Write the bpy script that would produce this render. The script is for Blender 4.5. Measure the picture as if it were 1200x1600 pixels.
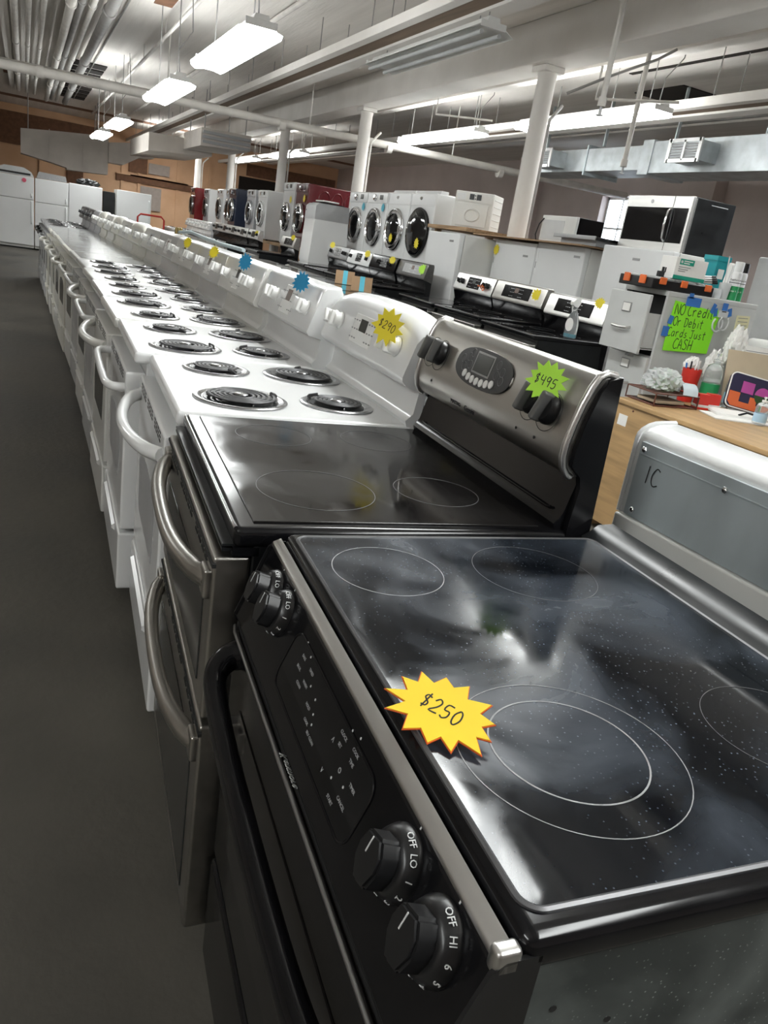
import bpy, bmesh, math, random
from mathutils import Matrix, Vector
random.seed(7)
scene = bpy.context.scene
for o in list(bpy.data.objects): bpy.data.objects.remove(o)
COL = scene.collection
PI = math.pi

# ------------------------------------------------------------------ camera
F_PX = 1194.29
cam_d = bpy.data.cameras.new('camera'); cam = bpy.data.objects.new('camera', cam_d); COL.objects.link(cam)
cam_d.sensor_fit = 'VERTICAL'; cam_d.sensor_height = 24.0; cam_d.lens = F_PX/1600*24.0
cam_d.clip_start = .02; cam_d.clip_end = 200
YAW, PITCH, ROLL = .46674, -.33411, .15993
cf = Vector((math.sin(YAW)*math.cos(PITCH), math.cos(YAW)*math.cos(PITCH), math.sin(PITCH)))
cr = Vector((math.cos(YAW), -math.sin(YAW), 0)); cu = cr.cross(cf)
r2 = math.cos(ROLL)*cr+math.sin(ROLL)*cu; u2 = -math.sin(ROLL)*cr+math.cos(ROLL)*cu
mw = Matrix((r2, u2, -cf)).transposed().to_4x4(); mw.translation = (-.3073, -.3057, 1.3617)
cam.matrix_world = mw
scene.camera = cam

# ------------------------------------------------------------------ world, exposure
w = bpy.data.worlds.new('world'); scene.world = w; w.use_nodes = True
bg = w.node_tree.nodes['Background']; bg.inputs[0].default_value = (.86, .93, 1, 1); bg.inputs[1].default_value = 6.0
vs = scene.view_settings
vs.view_transform = 'Standard'; vs.look = 'None'; vs.exposure = 0.75; vs.gamma = 1.0; vs.use_curve_mapping = False
LAMP = 16.0        # radiance of the fluorescent tubes

# ------------------------------------------------------------------ materials
MATS = {}
def mat(name, c, rough=.5, metal=0., var=.06, scale=9., bump=0., bscale=60., coat=0., trans=0., emit=0., c2=None, stretch=None, rvar=0., spec=.5, alpha=None):
    m = bpy.data.materials.new(name); m.use_nodes = True; MATS[name] = m
    nt = m.node_tree; b = nt.nodes['Principled BSDF']; N = nt.nodes; L = nt.links
    b.inputs['Roughness'].default_value = rough; b.inputs['Metallic'].default_value = metal
    b.inputs['Specular IOR Level'].default_value = spec
    if coat: b.inputs['Coat Weight'].default_value = coat; b.inputs['Coat Roughness'].default_value = .05
    if trans: b.inputs['Transmission Weight'].default_value = trans; b.inputs['IOR'].default_value = 1.3
    if emit:
        b.inputs['Emission Color'].default_value = (*c, 1); b.inputs['Emission Strength'].default_value = emit
    tc = N.new('ShaderNodeTexCoord'); mp = N.new('ShaderNodeMapping'); L.new(tc.outputs['Object'], mp.inputs[0])
    if stretch: mp.inputs['Scale'].default_value = stretch
    nz = N.new('ShaderNodeTexNoise'); nz.inputs['Scale'].default_value = scale; nz.inputs['Detail'].default_value = 5
    L.new(mp.outputs[0], nz.inputs['Vector'])
    cr = N.new('ShaderNodeValToRGB')
    d = c2 if c2 else tuple(max(0, x*(1-var*2)) for x in c)
    cr.color_ramp.elements[0].color = (*d, 1); cr.color_ramp.elements[1].color = (*c, 1)
    cr.color_ramp.elements[0].position = .32; cr.color_ramp.elements[1].position = .62
    L.new(nz.outputs['Fac'], cr.inputs[0]); L.new(cr.outputs[0], b.inputs['Base Color'])
    if rvar:
        mr = N.new('ShaderNodeMapRange'); mr.inputs['To Min'].default_value = max(0, rough-rvar); mr.inputs['To Max'].default_value = rough+rvar
        mr.inputs['From Min'].default_value = .3; mr.inputs['From Max'].default_value = .7
        L.new(nz.outputs['Fac'], mr.inputs['Value']); L.new(mr.outputs[0], b.inputs['Roughness'])
    if bump:
        n2 = N.new('ShaderNodeTexNoise'); n2.inputs['Scale'].default_value = bscale; n2.inputs['Detail'].default_value = 4
        L.new(mp.outputs[0], n2.inputs['Vector'])
        bp = N.new('ShaderNodeBump'); bp.inputs['Strength'].default_value = bump; bp.inputs['Distance'].default_value = .02
        L.new(n2.outputs['Fac'], bp.inputs['Height']); L.new(bp.outputs[0], b.inputs['Normal'])
    return m
mat('white', (.80,.81,.81), .22, var=.015, scale=3, coat=.3)
mat('white_old', (.76,.76,.73), .28, var=.03, scale=4, coat=.2)
mat('cream', (.72,.71,.65), .3, var=.03)
mat('offwhite', (.78,.77,.74), .38, var=.03)
mat('white_plastic', (.82,.82,.80), .35, var=.02)
mat('blackgloss', (.006,.006,.007), .14, var=.2, rvar=.04, spec=.32)
mat('blackpaint', (.011,.012,.013), .32, var=.2, rvar=.05, spec=.35)
mat('blackplastic', (.012,.012,.013), .32, var=.2)
mat('blackglass', (.010,.010,.011), .06, var=.2, rvar=.03)
mat('ovenglass', (.03,.031,.03), .12, var=.2)
mat('steel', (.47,.455,.425), .33, 1, var=.06, scale=30, stretch=(1,.06,1), rvar=.05)
mat('steel_light', (.72,.71,.69), .34, 1, var=.05, scale=30, stretch=(1,.06,1))
mat('steel_dark', (.36,.36,.36), .38, 1, var=.08, scale=30, stretch=(1,.06,1))
mat('black_steel', (.14,.135,.13), .35, .9, var=.08, scale=30, stretch=(1,.06,1))
mat('chrome', (.75,.75,.76), .12, 1, var=.03)
mat('dripchrome', (.52,.52,.53), .2, 1, var=.15, scale=20, rvar=.08)
mat('knob_grey', (.14,.14,.135), .35, .3)
mat('coil', (.055,.055,.058), .42, .2, var=.3, scale=30)
mat('galv', (.55,.62,.65), .42, .35, var=.12, scale=7, rvar=.08, stretch=(1,1,.4))
mat('galv_dull', (.56,.60,.62), .5, .7, var=.12, scale=6)
mat('bezel', (.16,.16,.165), .42, .7, var=.1)
mat('dark', (.01,.01,.01), .7, var=.2)
mat('grey_plastic', (.38,.385,.39), .45, var=.04)
mat('grey_light', (.60,.61,.61), .4, var=.03)
mat('grey_mark', (.22,.225,.23), .5, var=.05)
mat('white_mark', (.62,.63,.63), .5, var=.03)
mat('ring_mark', (.30,.30,.31), .5, var=.2, scale=40)
mat('ring_faint', (.11,.11,.115), .4, var=.2, scale=40)
mat('red_paint', (.33,.025,.03), .2, var=.05, coat=.5)
mat('darkred_paint', (.115,.008,.013), .2, var=.05, coat=.5)
mat('blue_paint', (.02,.03,.065), .22, var=.05, coat=.5)
mat('silver_paint', (.58,.585,.60), .35, .35, var=.03)
mat('yellow', (.80,.66,.03), .55, var=.03)
mat('yellow_card', (.88,.62,.03), .5, var=.03)
mat('orange_edge', (.75,.12,.02), .5)
mat('green_card', (.42,.80,.05), .55, var=.03)
mat('neon', (.28,.85,.02), .6, var=.03)
mat('blue_card', (.02,.24,.45), .55, var=.03)
mat('cyan_card', (.10,.48,.62), .55)
mat('bluetape', (.035,.17,.52), .6, var=.05)
mat('ink', (.01,.01,.012), .6)
mat('orange', (.75,.15,.03), .5)
mat('redplastic', (.60,.03,.02), .35)
mat('teal', (.01,.30,.34), .4)
mat('greenp', (.02,.30,.10), .4)
mat('boxgreen', (.0,.33,.22), .5)
mat('bluecord', (.55,.66,.70), .5)
mat('brass', (.45,.33,.12), .35, .9)
mat('cardboard', (.36,.23,.13), .8, var=.08)
mat('paper', (.82,.81,.78), .8, var=.03)
mat('paper_yellow', (.72,.68,.42), .8, var=.05)
mat('manila', (.55,.45,.32), .8, var=.04)
mat('deskwood', (.50,.32,.15), .45, var=.14, scale=5, stretch=(3,.5,6))
mat('woodboard', (.42,.27,.15), .7, var=.2, scale=6, stretch=(6,.5,6))
mat('brownwire', (.11,.035,.02), .4)
mat('filegrey', (.56,.57,.56), .42, .1, var=.03)
mat('fixture', (.80,.80,.78), .5, var=.03)
mat('lampglow', (.97,1,.99), .5, emit=LAMP)
mat('lampdead', (.52,.53,.53), .5)
mat('ceilpaint', (.80,.765,.725), .8, c2=(.70,.665,.625), scale=1.4, bump=.25, bscale=9, stretch=(5,.35,1))
mat('beampaint', (.80,.77,.735), .75, c2=(.73,.70,.66), scale=2, bump=.12, bscale=16)
mat('pipepaint', (.74,.71,.67), .6, var=.08, scale=5, bump=.1)
mat('pipegrey', (.36,.35,.34), .6, var=.1, scale=5)
mat('brownboard', (.22,.16,.115), .85, var=.12, scale=4, stretch=(4,.3,4))
mat('darkgap', (.02,.015,.012), .9)
mat('concrete', (.10,.091,.076), .72, c2=(.052,.048,.040), scale=1.1, bump=.15, bscale=25, rvar=.12)
mat('orangewall', (.78,.50,.31), .8, c2=(.68,.41,.24), scale=1.3, bump=.08, bscale=12)
mat('browntrim', (.20,.095,.05), .8, var=.15)
mat('greywallpanel', (.42,.36,.32), .8)
mat('pinkwall', (.58,.50,.47), .85, c2=(.50,.43,.405), scale=.9, bump=.15, bscale=14)
mat('tanwall', (.44,.39,.345), .85, c2=(.39,.345,.30), scale=.9)
mat('ductpaint', (.64,.59,.54), .65, var=.08, scale=2)
mat('clearplastic', (.90,.93,.94), .12, trans=.85, var=.01)
mat('bagplastic', (.85,.87,.87), .25, trans=.55, var=.02)
mat('greenliquid', (.05,.50,.22), .2, trans=.35)
mat('blueliquid', (.03,.42,.55), .15, trans=.35)
mat('bluelabel', (.42,.62,.78), .5)
mat('pinklabel', (.75,.42,.40), .5)
mat('navy', (.015,.012,.045), .7, bump=.1)
mat('magenta', (.42,.06,.28), .7)
mat('pouchorange', (.62,.12,.03), .7)
mat('darkgreen', (.02,.06,.015), .7)
mat('greenbottle', (.10,.55,.10), .2, trans=.4)
mat('pink', (.75,.12,.2), .6)
mat('lcd', (.05,.055,.05), .2)
mat('lcd_brown', (.10,.045,.02), .3)
mat('winglass', (.9,.95,1), .05, trans=1.0, var=0)
def hazy(name, base, dust, gloss_r, dust_r, amt, specks):
    """scuffed, dusty glass cooktop"""
    m = bpy.data.materials.new(name); m.use_nodes = True; MATS[name] = m
    nt = m.node_tree; b = nt.nodes['Principled BSDF']; N = nt.nodes; L = nt.links
    tc = N.new('ShaderNodeTexCoord')
    n1 = N.new('ShaderNodeTexNoise'); n1.inputs['Scale'].default_value = 5; n1.inputs['Detail'].default_value = 7; n1.inputs['Distortion'].default_value = .6
    L.new(tc.outputs['Object'], n1.inputs['Vector'])
    r1 = N.new('ShaderNodeMapRange'); r1.inputs['From Min'].default_value = .42; r1.inputs['From Max'].default_value = .72; r1.inputs['To Max'].default_value = amt
    L.new(n1.outputs['Fac'], r1.inputs['Value'])
    v = N.new('ShaderNodeTexVoronoi'); v.inputs['Scale'].default_value = 150; L.new(tc.outputs['Object'], v.inputs['Vector'])
    sp = N.new('ShaderNodeMapRange'); sp.inputs['From Min'].default_value = .17; sp.inputs['From Max'].default_value = .09; sp.inputs['To Max'].default_value = specks
    L.new(v.outputs['Distance'], sp.inputs['Value'])
    wn = N.new('ShaderNodeTexNoise'); wn.inputs['Scale'].default_value = 7; L.new(tc.outputs['Object'], wn.inputs['Vector'])
    g = N.new('ShaderNodeMapRange'); g.inputs['From Min'].default_value = .38; g.inputs['From Max'].default_value = .58
    L.new(wn.outputs['Fac'], g.inputs['Value'])
    mu = N.new('ShaderNodeMath'); mu.operation = 'MULTIPLY'; L.new(sp.outputs[0], mu.inputs[0]); L.new(g.outputs[0], mu.inputs[1])
    ad = N.new('ShaderNodeMath'); ad.operation = 'ADD'; ad.use_clamp = True; L.new(r1.outputs[0], ad.inputs[0]); L.new(mu.outputs[0], ad.inputs[1])
    mx = N.new('ShaderNodeMix'); mx.data_type = 'RGBA'; mx.inputs['A'].default_value = (*base, 1); mx.inputs['B'].default_value = (*dust, 1)
    L.new(ad.outputs[0], mx.inputs['Factor']); L.new(mx.outputs['Result'], b.inputs['Base Color'])
    rr = N.new('ShaderNodeMapRange'); rr.inputs['To Min'].default_value = gloss_r; rr.inputs['To Max'].default_value = dust_r; rr.inputs['From Max'].default_value = max(amt, .01)
    L.new(r1.outputs[0], rr.inputs['Value']); L.new(rr.outputs[0], b.inputs['Roughness'])
    b.inputs['Specular IOR Level'].default_value = .32
    return m
hazy('glass_dust_glare', (.004,.005,.007), (.11,.135,.175), .05, .34, .42, .9)  # real dust, its colour tinted blue to paint in the bluish glare
hazy('glass_clean', (.011,.010,.010), (.07,.066,.06), .06, .28, .18, .10)
hazy('side_stained', (.034,.040,.039), (.30,.33,.31), .38, .6, .45, .6)
MATS['side_stained'].node_tree.nodes['Principled BSDF'].inputs['Coat Weight'].default_value = 0

# ------------------------------------------------------------------ geometry kit
def smooth_path(P, R, k=4):
    P = [Vector(p) for p in P]; Q = []; S = []
    for i in range(len(P)-1):
        p0, p1, p2, p3 = P[max(i-1,0)], P[i], P[i+1], P[min(i+2,len(P)-1)]
        for j in range(k):
            t = j/k; Q.append(.5*((2*p1)+(p2-p0)*t+(2*p0-5*p1+4*p2-p3)*t*t+(3*p1-p0-3*p2+p3)*t**3)); S.append(R[i]+(R[i+1]-R[i])*t)
    return Q+[P[-1]], S+[R[-1]]
class G:
    def __init__(s): s.bm = bmesh.new()
    def _new(s, n0): s.bm.verts.ensure_lookup_table(); return s.bm.verts[n0:]
    def xf(s, M, n0=0):
        for v in list(s.bm.verts)[n0:]: v.co = M @ v.co
        return s
    def n(s): return len(s.bm.verts)
    def box(s, x0, y0, z0, x1, y1, z1, bev=0, seg=2):
        if x1 < x0: x0, x1 = x1, x0
        if y1 < y0: y0, y1 = y1, y0
        if z1 < z0: z0, z1 = z1, z0
        b = bmesh.new() if bev else s.bm
        c = [b.verts.new(p) for p in [(x0,y0,z0),(x1,y0,z0),(x1,y1,z0),(x0,y1,z0),(x0,y0,z1),(x1,y0,z1),(x1,y1,z1),(x0,y1,z1)]]
        for f in [(3,2,1,0),(4,5,6,7),(0,1,5,4),(1,2,6,5),(2,3,7,6),(3,0,4,7)]: b.faces.new([c[i] for i in f])
        if bev:
            bv = min(bev, .49*min(x1-x0, y1-y0, z1-z0))
            bmesh.ops.bevel(b, geom=b.edges[:], offset=bv, segments=seg, affect='EDGES', profile=.5)
            s.merge(b)
        return s
    def merge(s, b):
        me = bpy.data.meshes.new('tmp'); b.to_mesh(me); b.free(); s.bm.from_mesh(me); bpy.data.meshes.remove(me)
    def rings(s, rings, caps=True, closed=True, loop=False):
        R = [[s.bm.verts.new(p) for p in r] for r in rings]; k = len(R[0])
        for a, b in zip(R, R[1:]+([R[0]] if loop else [])):
            for i in range(k if closed else k-1):
                j = (i+1) % k
                try: s.bm.faces.new((a[i], a[j], b[j], b[i]))
                except ValueError: pass
        if caps and closed and not loop:
            s.bm.faces.new(R[0][::-1]); s.bm.faces.new(R[-1])
        return s
    def tube(s, pts, r, n=8, closed=False):
        P = [Vector(p) for p in pts]; out = []; m = len(P); up = None
        for i in range(m):
            t = (P[(i+1) % m]-P[i-1]) if closed else (P[min(i+1, m-1)]-P[max(i-1, 0)])
            t.normalize()
            if up is None: up = Vector((0,0,1)) if abs(t.z) < .9 else Vector((1,0,0))
            a = up-t*up.dot(t)
            if a.length < 1e-5: a = t.orthogonal()
            a.normalize(); up = a; b = t.cross(a); rr = r[i] if isinstance(r, (list, tuple)) else r
            out.append([P[i]+rr*(math.cos(2*PI*k/n)*a+math.sin(2*PI*k/n)*b) for k in range(n)])
        return s.rings(out, loop=closed)
    def cyl(s, p0, p1, r0, r1=None, n=20): return s.tube([p0, p1], [r0, r0 if r1 is None else r1], n)
    def lathe(s, prof, c=(0,0,0), axis='z', n=28, caps=True):
        out = []
        for r, h in prof:
            ring = []
            for k in range(n):
                a = 2*PI*k/n; x, y = r*math.cos(a), r*math.sin(a)
                p = {'z': (x, y, h), 'x': (h, x, y), 'y': (y, h, x)}[axis]
                ring.append((p[0]+c[0], p[1]+c[1], p[2]+c[2]))
            out.append(ring)
        return s.rings(out, caps=caps)
    def prism(s, poly, axis, a0, a1):
        def P(p, a): return {'y': (p[0], a, p[1]), 'x': (a, p[0], p[1]), 'z': (p[0], p[1], a)}[axis]
        return s.rings([[P(p, a0) for p in poly], [P(p, a1) for p in poly]])
    def sphere(s, c, r, n=14, m=8):
        rx, ry, rz = r if isinstance(r, tuple) else (r, r, r)
        return s.rings([[(c[0]+rx*math.sin(PI*i/m+1e-3*(i == 0)-1e-3*(i == m))*math.cos(2*PI*k/n), c[1]+ry*math.sin(PI*i/m+1e-3*(i == 0)-1e-3*(i == m))*math.sin(2*PI*k/n), c[2]-rz*math.cos(PI*i/m)) for k in range(n)] for i in range(m+1)])
    def torus(s, c, R, r, M=None, n=28, k=8):
        n0 = s.n()
        s.tube([(R*math.cos(2*PI*i/n), R*math.sin(2*PI*i/n), 0) for i in range(n)], r, k, closed=True)
        T = Matrix.Translation(c) @ (M if M else Matrix.Identity(4)); return s.xf(T, n0)
    def mesh(s, name, m, ang=50, smooth=True):
        # corner normals weighted by face area, so flat faces stay flat beside small bevels
        bmesh.ops.recalc_face_normals(s.bm, faces=s.bm.faces[:])
        ca = math.cos(math.radians(ang)); N = []
        for f in s.bm.faces: f.normal_update()
        fa = {f: (f.normal.copy(), f.calc_area()) for f in s.bm.faces}
        for f in s.bm.faces:
            n, _ = fa[f]
            for l in f.loops:
                lf = l.vert.link_faces; acc = Vector((0,0,0))
                for h in lf:
                    hn, ha = fa[h]
                    if h is f or hn.dot(n) > ca: acc += hn*ha
                N.append(acc.normalized() if acc.length > 1e-12 else n)
        me = bpy.data.meshes.new(name); s.bm.to_mesh(me); s.bm.free()
        if m: me.materials.append(MATS[m])
        if smooth:
            me.polygons.foreach_set('use_smooth', [True]*len(me.polygons)); me.normals_split_custom_set(N)
        return me
    def build(s, name, m, parent=None, loc=None, ang=50, label=None):
        return put(s.mesh(name, m, ang), name, parent, loc, label)
def put(me, name, parent=None, loc=None, label=None, M=None):
    o = bpy.data.objects.new(name, me); COL.objects.link(o)
    if parent: o.parent = parent
    if loc: o.location = loc
    if M is not None: o.matrix_local = M
    if label: o['label'] = label
    return o
def thing(name, label, cat, loc=(0,0,0), rz=0, group=None):
    o = bpy.data.objects.new(name, None); COL.objects.link(o); o.empty_display_size = .1
    o.location = loc; o.rotation_euler = (0,0,rz); o['label'] = label; o['category'] = cat
    if group: o['group'] = group
    return o
def tag(o, label, cat, group=None):
    o['label'] = label; o['category'] = cat
    if group: o['group'] = group
    return o
def struct(o, label=None):
    o['kind'] = 'structure'
    if label: o['label'] = label
    return o
def copy_tree(o, parent=None):
    c = o.copy(); COL.objects.link(c); c.parent = parent
    for ch in list(o.children): copy_tree(ch, c)
    return c
def dup(root, loc, rz, label, group=None):
    c = copy_tree(root); c.location = loc; c.rotation_euler = (0,0,rz); c['label'] = label
    if group: c['group'] = group
    return c
def frame(o, ex, ey):
    ex = Vector(ex).normalized(); ey = Vector(ey); ez = ex.cross(ey).normalized(); ey = ez.cross(ex)
    M = Matrix((ex, ey, ez)).transposed().to_4x4(); M.translation = o; return M
def text_mesh(txt, size, m, depth=.0004, align='CENTER', shear=0):
    c = bpy.data.curves.new('t', 'FONT'); c.body = txt; c.size = size; c.extrude = depth; c.align_x = align; c.align_y = 'CENTER'; c.shear = shear
    c.resolution_u = 2
    o = bpy.data.objects.new('t', c); COL.objects.link(o); bpy.context.view_layer.update()
    me = bpy.data.meshes.new_from_object(o); bpy.data.objects.remove(o); bpy.data.curves.remove(c)
    me.materials.clear(); me.materials.append(MATS[m]); return me
STROKES = {  # simple hand lettering, unit height
 'N': [[(0,0),(.05,1),(.5,0),(.55,1)]], 'O': [[(.3,1),(.05,.75),(.03,.3),(.25,0),(.5,.15),(.57,.6),(.45,.95),(.25,1)]],
 'C': [[(.55,.9),(.3,1),(.06,.65),(.05,.25),(.25,0),(.55,.12)]], 'r': [[(.05,.6),(.1,0)],[(.09,.4),(.25,.6),(.4,.55)]],
 'e': [[(.06,.3),(.4,.38),(.35,.58),(.18,.6),(.05,.35),(.12,.05),(.42,.08)]], 'd': [[(.42,.5),(.2,.55),(.05,.25),(.2,0),(.4,.2)],[(.5,1),(.42,0)]],
 'i': [[(.15,.58),(.13,0)],[(.18,.78),(.19,.82)]], 't': [[(.25,.95),(.2,.1),(.35,0)],[(.0,.62),(.45,.68)]],
 'D': [[(.08,0),(.1,.9)],[(0,.9),(.4,.85),(.5,.4),(.3,.03),(.05,0)]], 'b': [[(.08,1),(.08,0),(.35,.05),(.4,.4),(.1,.5)]],
 'a': [[(.42,.55),(.15,.55),(.05,.2),(.2,0),(.4,.25),(.42,.55),(.45,0)]], 's': [[(.4,.55),(.15,.5),(.2,.32),(.4,.2),(.3,0),(.05,.05)]],
 'J': [[(.0,.9),(.5,.95)],[(.3,.92),(.3,.15),(.15,0),(.0,.12)]], 'u': [[(.05,.58),(.08,.1),(.25,0),(.4,.2),(.42,.58),(.46,0)]],
 'A': [[(0,0),(.25,1),(.5,0)],[(.1,.4),(.42,.4)]], 'S': [[(.5,.9),(.25,1),(.08,.75),(.45,.4),(.4,.08),(.15,0),(.02,.12)]],
 'H': [[(.08,1),(.02,0)],[(.5,1),(.46,0)],[(.05,.48),(.48,.52)]],
 '$': [[(.45,.8),(.2,.88),(.1,.65),(.4,.4),(.35,.15),(.1,.12)],[(.32,1.05),(.2,-.05)]],
 '2': [[(.05,.75),(.25,1),(.45,.8),(.3,.4),(.0,.02),(.5,.05)]], '5': [[(.5,.98),(.15,.95),(.08,.55),(.4,.55),(.42,.2),(.2,0),(.02,.1)]],
 '0': [[(.25,1),(.05,.6),(.1,.1),(.3,0),(.48,.4),(.42,.85),(.25,1)]], '4': [[(.1,1),(.05,.5),(.45,.5)],[(.45,.95),(.4,0)]],
 '9': [[(.45,.85),(.2,1),(.06,.7),(.2,.5),(.45,.75),(.45,.9),(.35,0)]], 'I': [[(.1,1),(.05,0)]], 'T': [[(0,.95),(.5,.97)],[(.25,.95),(.22,0)]],
 'K': [[(.05,1),(.0,0)],[(.45,1),(.05,.45),(.5,0)]]}
def handwrite(lines, r=.03, m='ink'):
    """lines: (text, x, y, height); flat marker strokes in the xy plane"""
    g = G()
    for txt, x, y, h in lines:
        for ch in txt:
            if ch == ' ': x += .35*h; continue
            for st in STROKES[ch]:
                P = [Vector((x+a*h, y+b*h, 0)) for a, b in st]
                Q = [P[0]]
                for i in range(len(P)-1):
                    p0, p1, p2, p3 = P[max(i-1,0)], P[i], P[i+1], P[min(i+2,len(P)-1)]
                    for k in (1, 2, 3):
                        t = k/3; Q.append(.5*((2*p1)+(p2-p0)*t+(2*p0-5*p1+4*p2-p3)*t*t+(3*p1-p0-3*p2+p3)*t**3))
                n0 = g.n(); g.tube(Q, r*h, 5)
                g.xf(Matrix.Diagonal((1,1,.12,1)), n0)
            x += (.38 if ch in 'itI' else .66)*h
    return g.mesh('lettering', m)
def star_mesh(R, m, pts=13, seed=1, th=.0022, inner=.68, sx=1.):
    rnd = random.Random(seed); poly = []
    for i in range(pts*2):
        a = PI*i/pts+rnd.uniform(-.04,.04); r = R*(rnd.uniform(.9,1.06) if i % 2 == 0 else inner*rnd.uniform(.95,1.05))
        poly.append((r*math.cos(a)*sx, r*math.sin(a)))
    return G().prism(poly, 'z', 0, th).mesh('card', m)
STARS = {}
def star(M, R, m, label, txt=None, group='star shaped price tags', seed=1, edge=None, sx=1.):
    k = (R, m, seed, sx)
    if k not in STARS: STARS[k] = star_mesh(R, m, 11 if R > .05 else 13, seed, sx=sx)
    t = thing('price_tag', label, 'price tag', group=group); t.matrix_world = M
    c = put(STARS[k], 'card', t)
    if edge:
        put(star_mesh(R*1.035, edge, 11 if R > .05 else 13, seed, th=.0015, sx=sx), 'card_edge', t, loc=(0,0,-.0006))
    if txt:
        h = R*.42; put(handwrite([(txt, -h*.66*len(txt)/2, -h*.45, h)], .05), 'lettering', t, loc=(0,0,.0024), label='handwritten price')
    return t

# ------------------------------------------------------------------ the building
X0, X1, Y0, Y1, ZC = -4.5, 10.5, -5.0, 29.5, 3.72
struct(G().box(X0-.2, Y0-.2, -.2, X1+.2, Y1+.2, 0).build('floor', 'concrete'))
struct(G().box(X0-.2, Y0-.2, ZC, X1+.2, Y1+.2, ZC+.2).build('ceiling', 'ceilpaint'))
struct(G().box(X0-.2, Y0-.2, 0, X0, Y1+.2, ZC).build('wall_left', 'tanwall'))
struct(G().box(X0, Y0-.2, 0, X1, Y0, ZC).build('wall_front', 'pinkwall'))
wb = struct(G().box(X0, Y1, 0, X1, Y1+.2, ZC).build('wall_back', 'orangewall'))
# right wall with two window openings
WN = [(12.6, 13.55, 1.75, 2.95), (2.0, 3.2, 1.2, 2.9)]
g = G(); ys = sorted(WN); yc = Y0
for a, b, z0, z1 in ys:
    g.box(X1, yc, 0, X1+.3, a, ZC); g.box(X1, a, 0, X1+.3, b, z0); g.box(X1, a, z1, X1+.3, b, ZC); yc = b
g.box(X1, yc, 0, X1+.3, Y1+.2, ZC)
wr = struct(g.build('wall_right', 'pinkwall'))
for i, (a, b, z0, z1) in enumerate(ys):
    fr = G(); t = .05
    fr.box(X1+.16, a, z0, X1+.24, a+t, z1).box(X1+.16, b-t, z0, X1+.24, b, z1).box(X1+.16, a, z0, X1+.24, b, z0+t).box(X1+.16, a, z1-t, X1+.24, b, z1)
    zm = (z0+z1)/2; fr.box(X1+.17, a, zm-.02, X1+.23, b, zm+.02).box(X1+.17, (a+b)/2-.015, z0, X1+.23, (a+b)/2+.015, z1)
    wo = struct(fr.build('window_%d' % (i+1), 'white_old'))
    for yy0, yy1 in ((a+t, (a+b)/2-.015), ((a+b)/2+.015, b-t)):
        for zz0, zz1 in ((z0+t, zm-.02), (zm+.02, z1-t)):
            G().box(X1+.195, yy0, zz0, X1+.201, yy1, zz1).build('pane', 'winglass', wo)
    G().box(X1-.02, a-.05, z0-.06, X1+.3, b+.05, z0).build('window_sill', 'offwhite', wo)
for i, yy in enumerate((10.3, 15.8, 6.5)):
    G().box(X1-.28, yy, 0, X1, yy+.7, ZC).build('pilaster', 'pinkwall', wr)
G().box(X1-.05, 3.6, 0, X1, 6.2, 3.1).build('wall_panel', 'tanwall', wr)
# back wall: seams, rail, boards and patched panels
for x in [-3.2, -1.6, .2, 1.45, 2.75, 3.3, 4.6, 5.7, 7.2, 8.8]:
    G().box(x-.05, Y1-.05, 0, x+.05, Y1, 3.2).build('batten', 'orangewall', wb)
for x0, x1, z0, z1, m in [(2.55,5.35,2.02,2.22,'browntrim'), (2.95,3.55,2.35,2.85,'browntrim'), (3.6,4.3,2.38,2.72,'greywallpanel'), (3.35,4.05,1.2,1.95,'greywallpanel'), (-4.4,2.2,2.55,3.5,'browntrim'), (1.0,1.5,1.0,2.5,'browntrim'), (7.0,10.4,2.9,3.3,'browntrim'), (6.75,8.1,2.35,2.85,'darkgap')]:
    G().box(x0, Y1-.07, z0, x1, Y1, z1).build('wall_board', m, wb)
for x in (2.55, 3.0): G().box(x, Y1-.11, 2.22, x+2.4, Y1-.05, 2.26).build('ledge', 'orangewall', wb)

# girders
def beam(name, *a, m='beampaint', bev=.012):
    return struct(G().box(*a, bev=bev).build(name, m))
beam('trim_1', 4.42, Y0, 3.31, 4.78, Y1, ZC)
beam('trim_2', 7.7, Y0, 3.42, 7.95, Y1, ZC)
beam('trim_3', 5.35, Y0, 3.50, 5.50, Y1, ZC)
beam('trim_4', 3.62, Y0, 3.56, 3.72, Y1, ZC)
def strip(n, x, z):
    s = struct(G().box(x, Y0, z-.01, x+.19, Y1, z+.02).build('trim_%d' % n, 'brownboard'))
    G().box(x-.10, Y0, z-.03, x, Y1, z+.06, bev=.006).build('rail', 'beampaint', s)
    G().box(x+.19, Y0, z-.035, x+.37, Y1, z+.10, bev=.006).build('rail', 'beampaint', s)
    for k in range(16):
        for xx in (x-.05, x+.28): G().cyl((xx, 3.2+k*1.6, z+.05), (xx, 3.2+k*1.6, ZC), .006, n=6).build('hanger_rod', 'pipegrey', s)
    return s
strip(5, 2.92, 3.29); strip(6, 6.05, 3.18)
# ceiling patches, gaps and joist hole
cl = bpy.data.objects['ceiling']
for x0, y0, x1, y1, m in [(1.16,10.6,1.38,11.1,'browntrim'), (-1.25,8.3,-1.12,9.6,'darkgap'), (-.72,21.0,-.5,21.6,'browntrim'), (7.0,8.0,7.6,8.9,'darkgap'), (3.75,9.3,4.1,9.42,'darkgap'), (-4.4,26.4,10.4,27.0,'browntrim')]:
    G().box(x0, y0, ZC-.012, x1, y1, ZC+.01).build('ceiling_patch', m, cl)
for k in range(9):
    G().box(.55, 17.2+k*.78, ZC-.02, 1.15, 17.75+k*.78, ZC+.01).build('ceiling_gap', 'darkgap', cl)
G().box(6.3, 6.0, ZC-.01, 6.36, 8.2, ZC+.01).xf(Matrix.Rotation(.0,4,'Z')).build('ceiling_gap', 'darkgap', cl)

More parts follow.
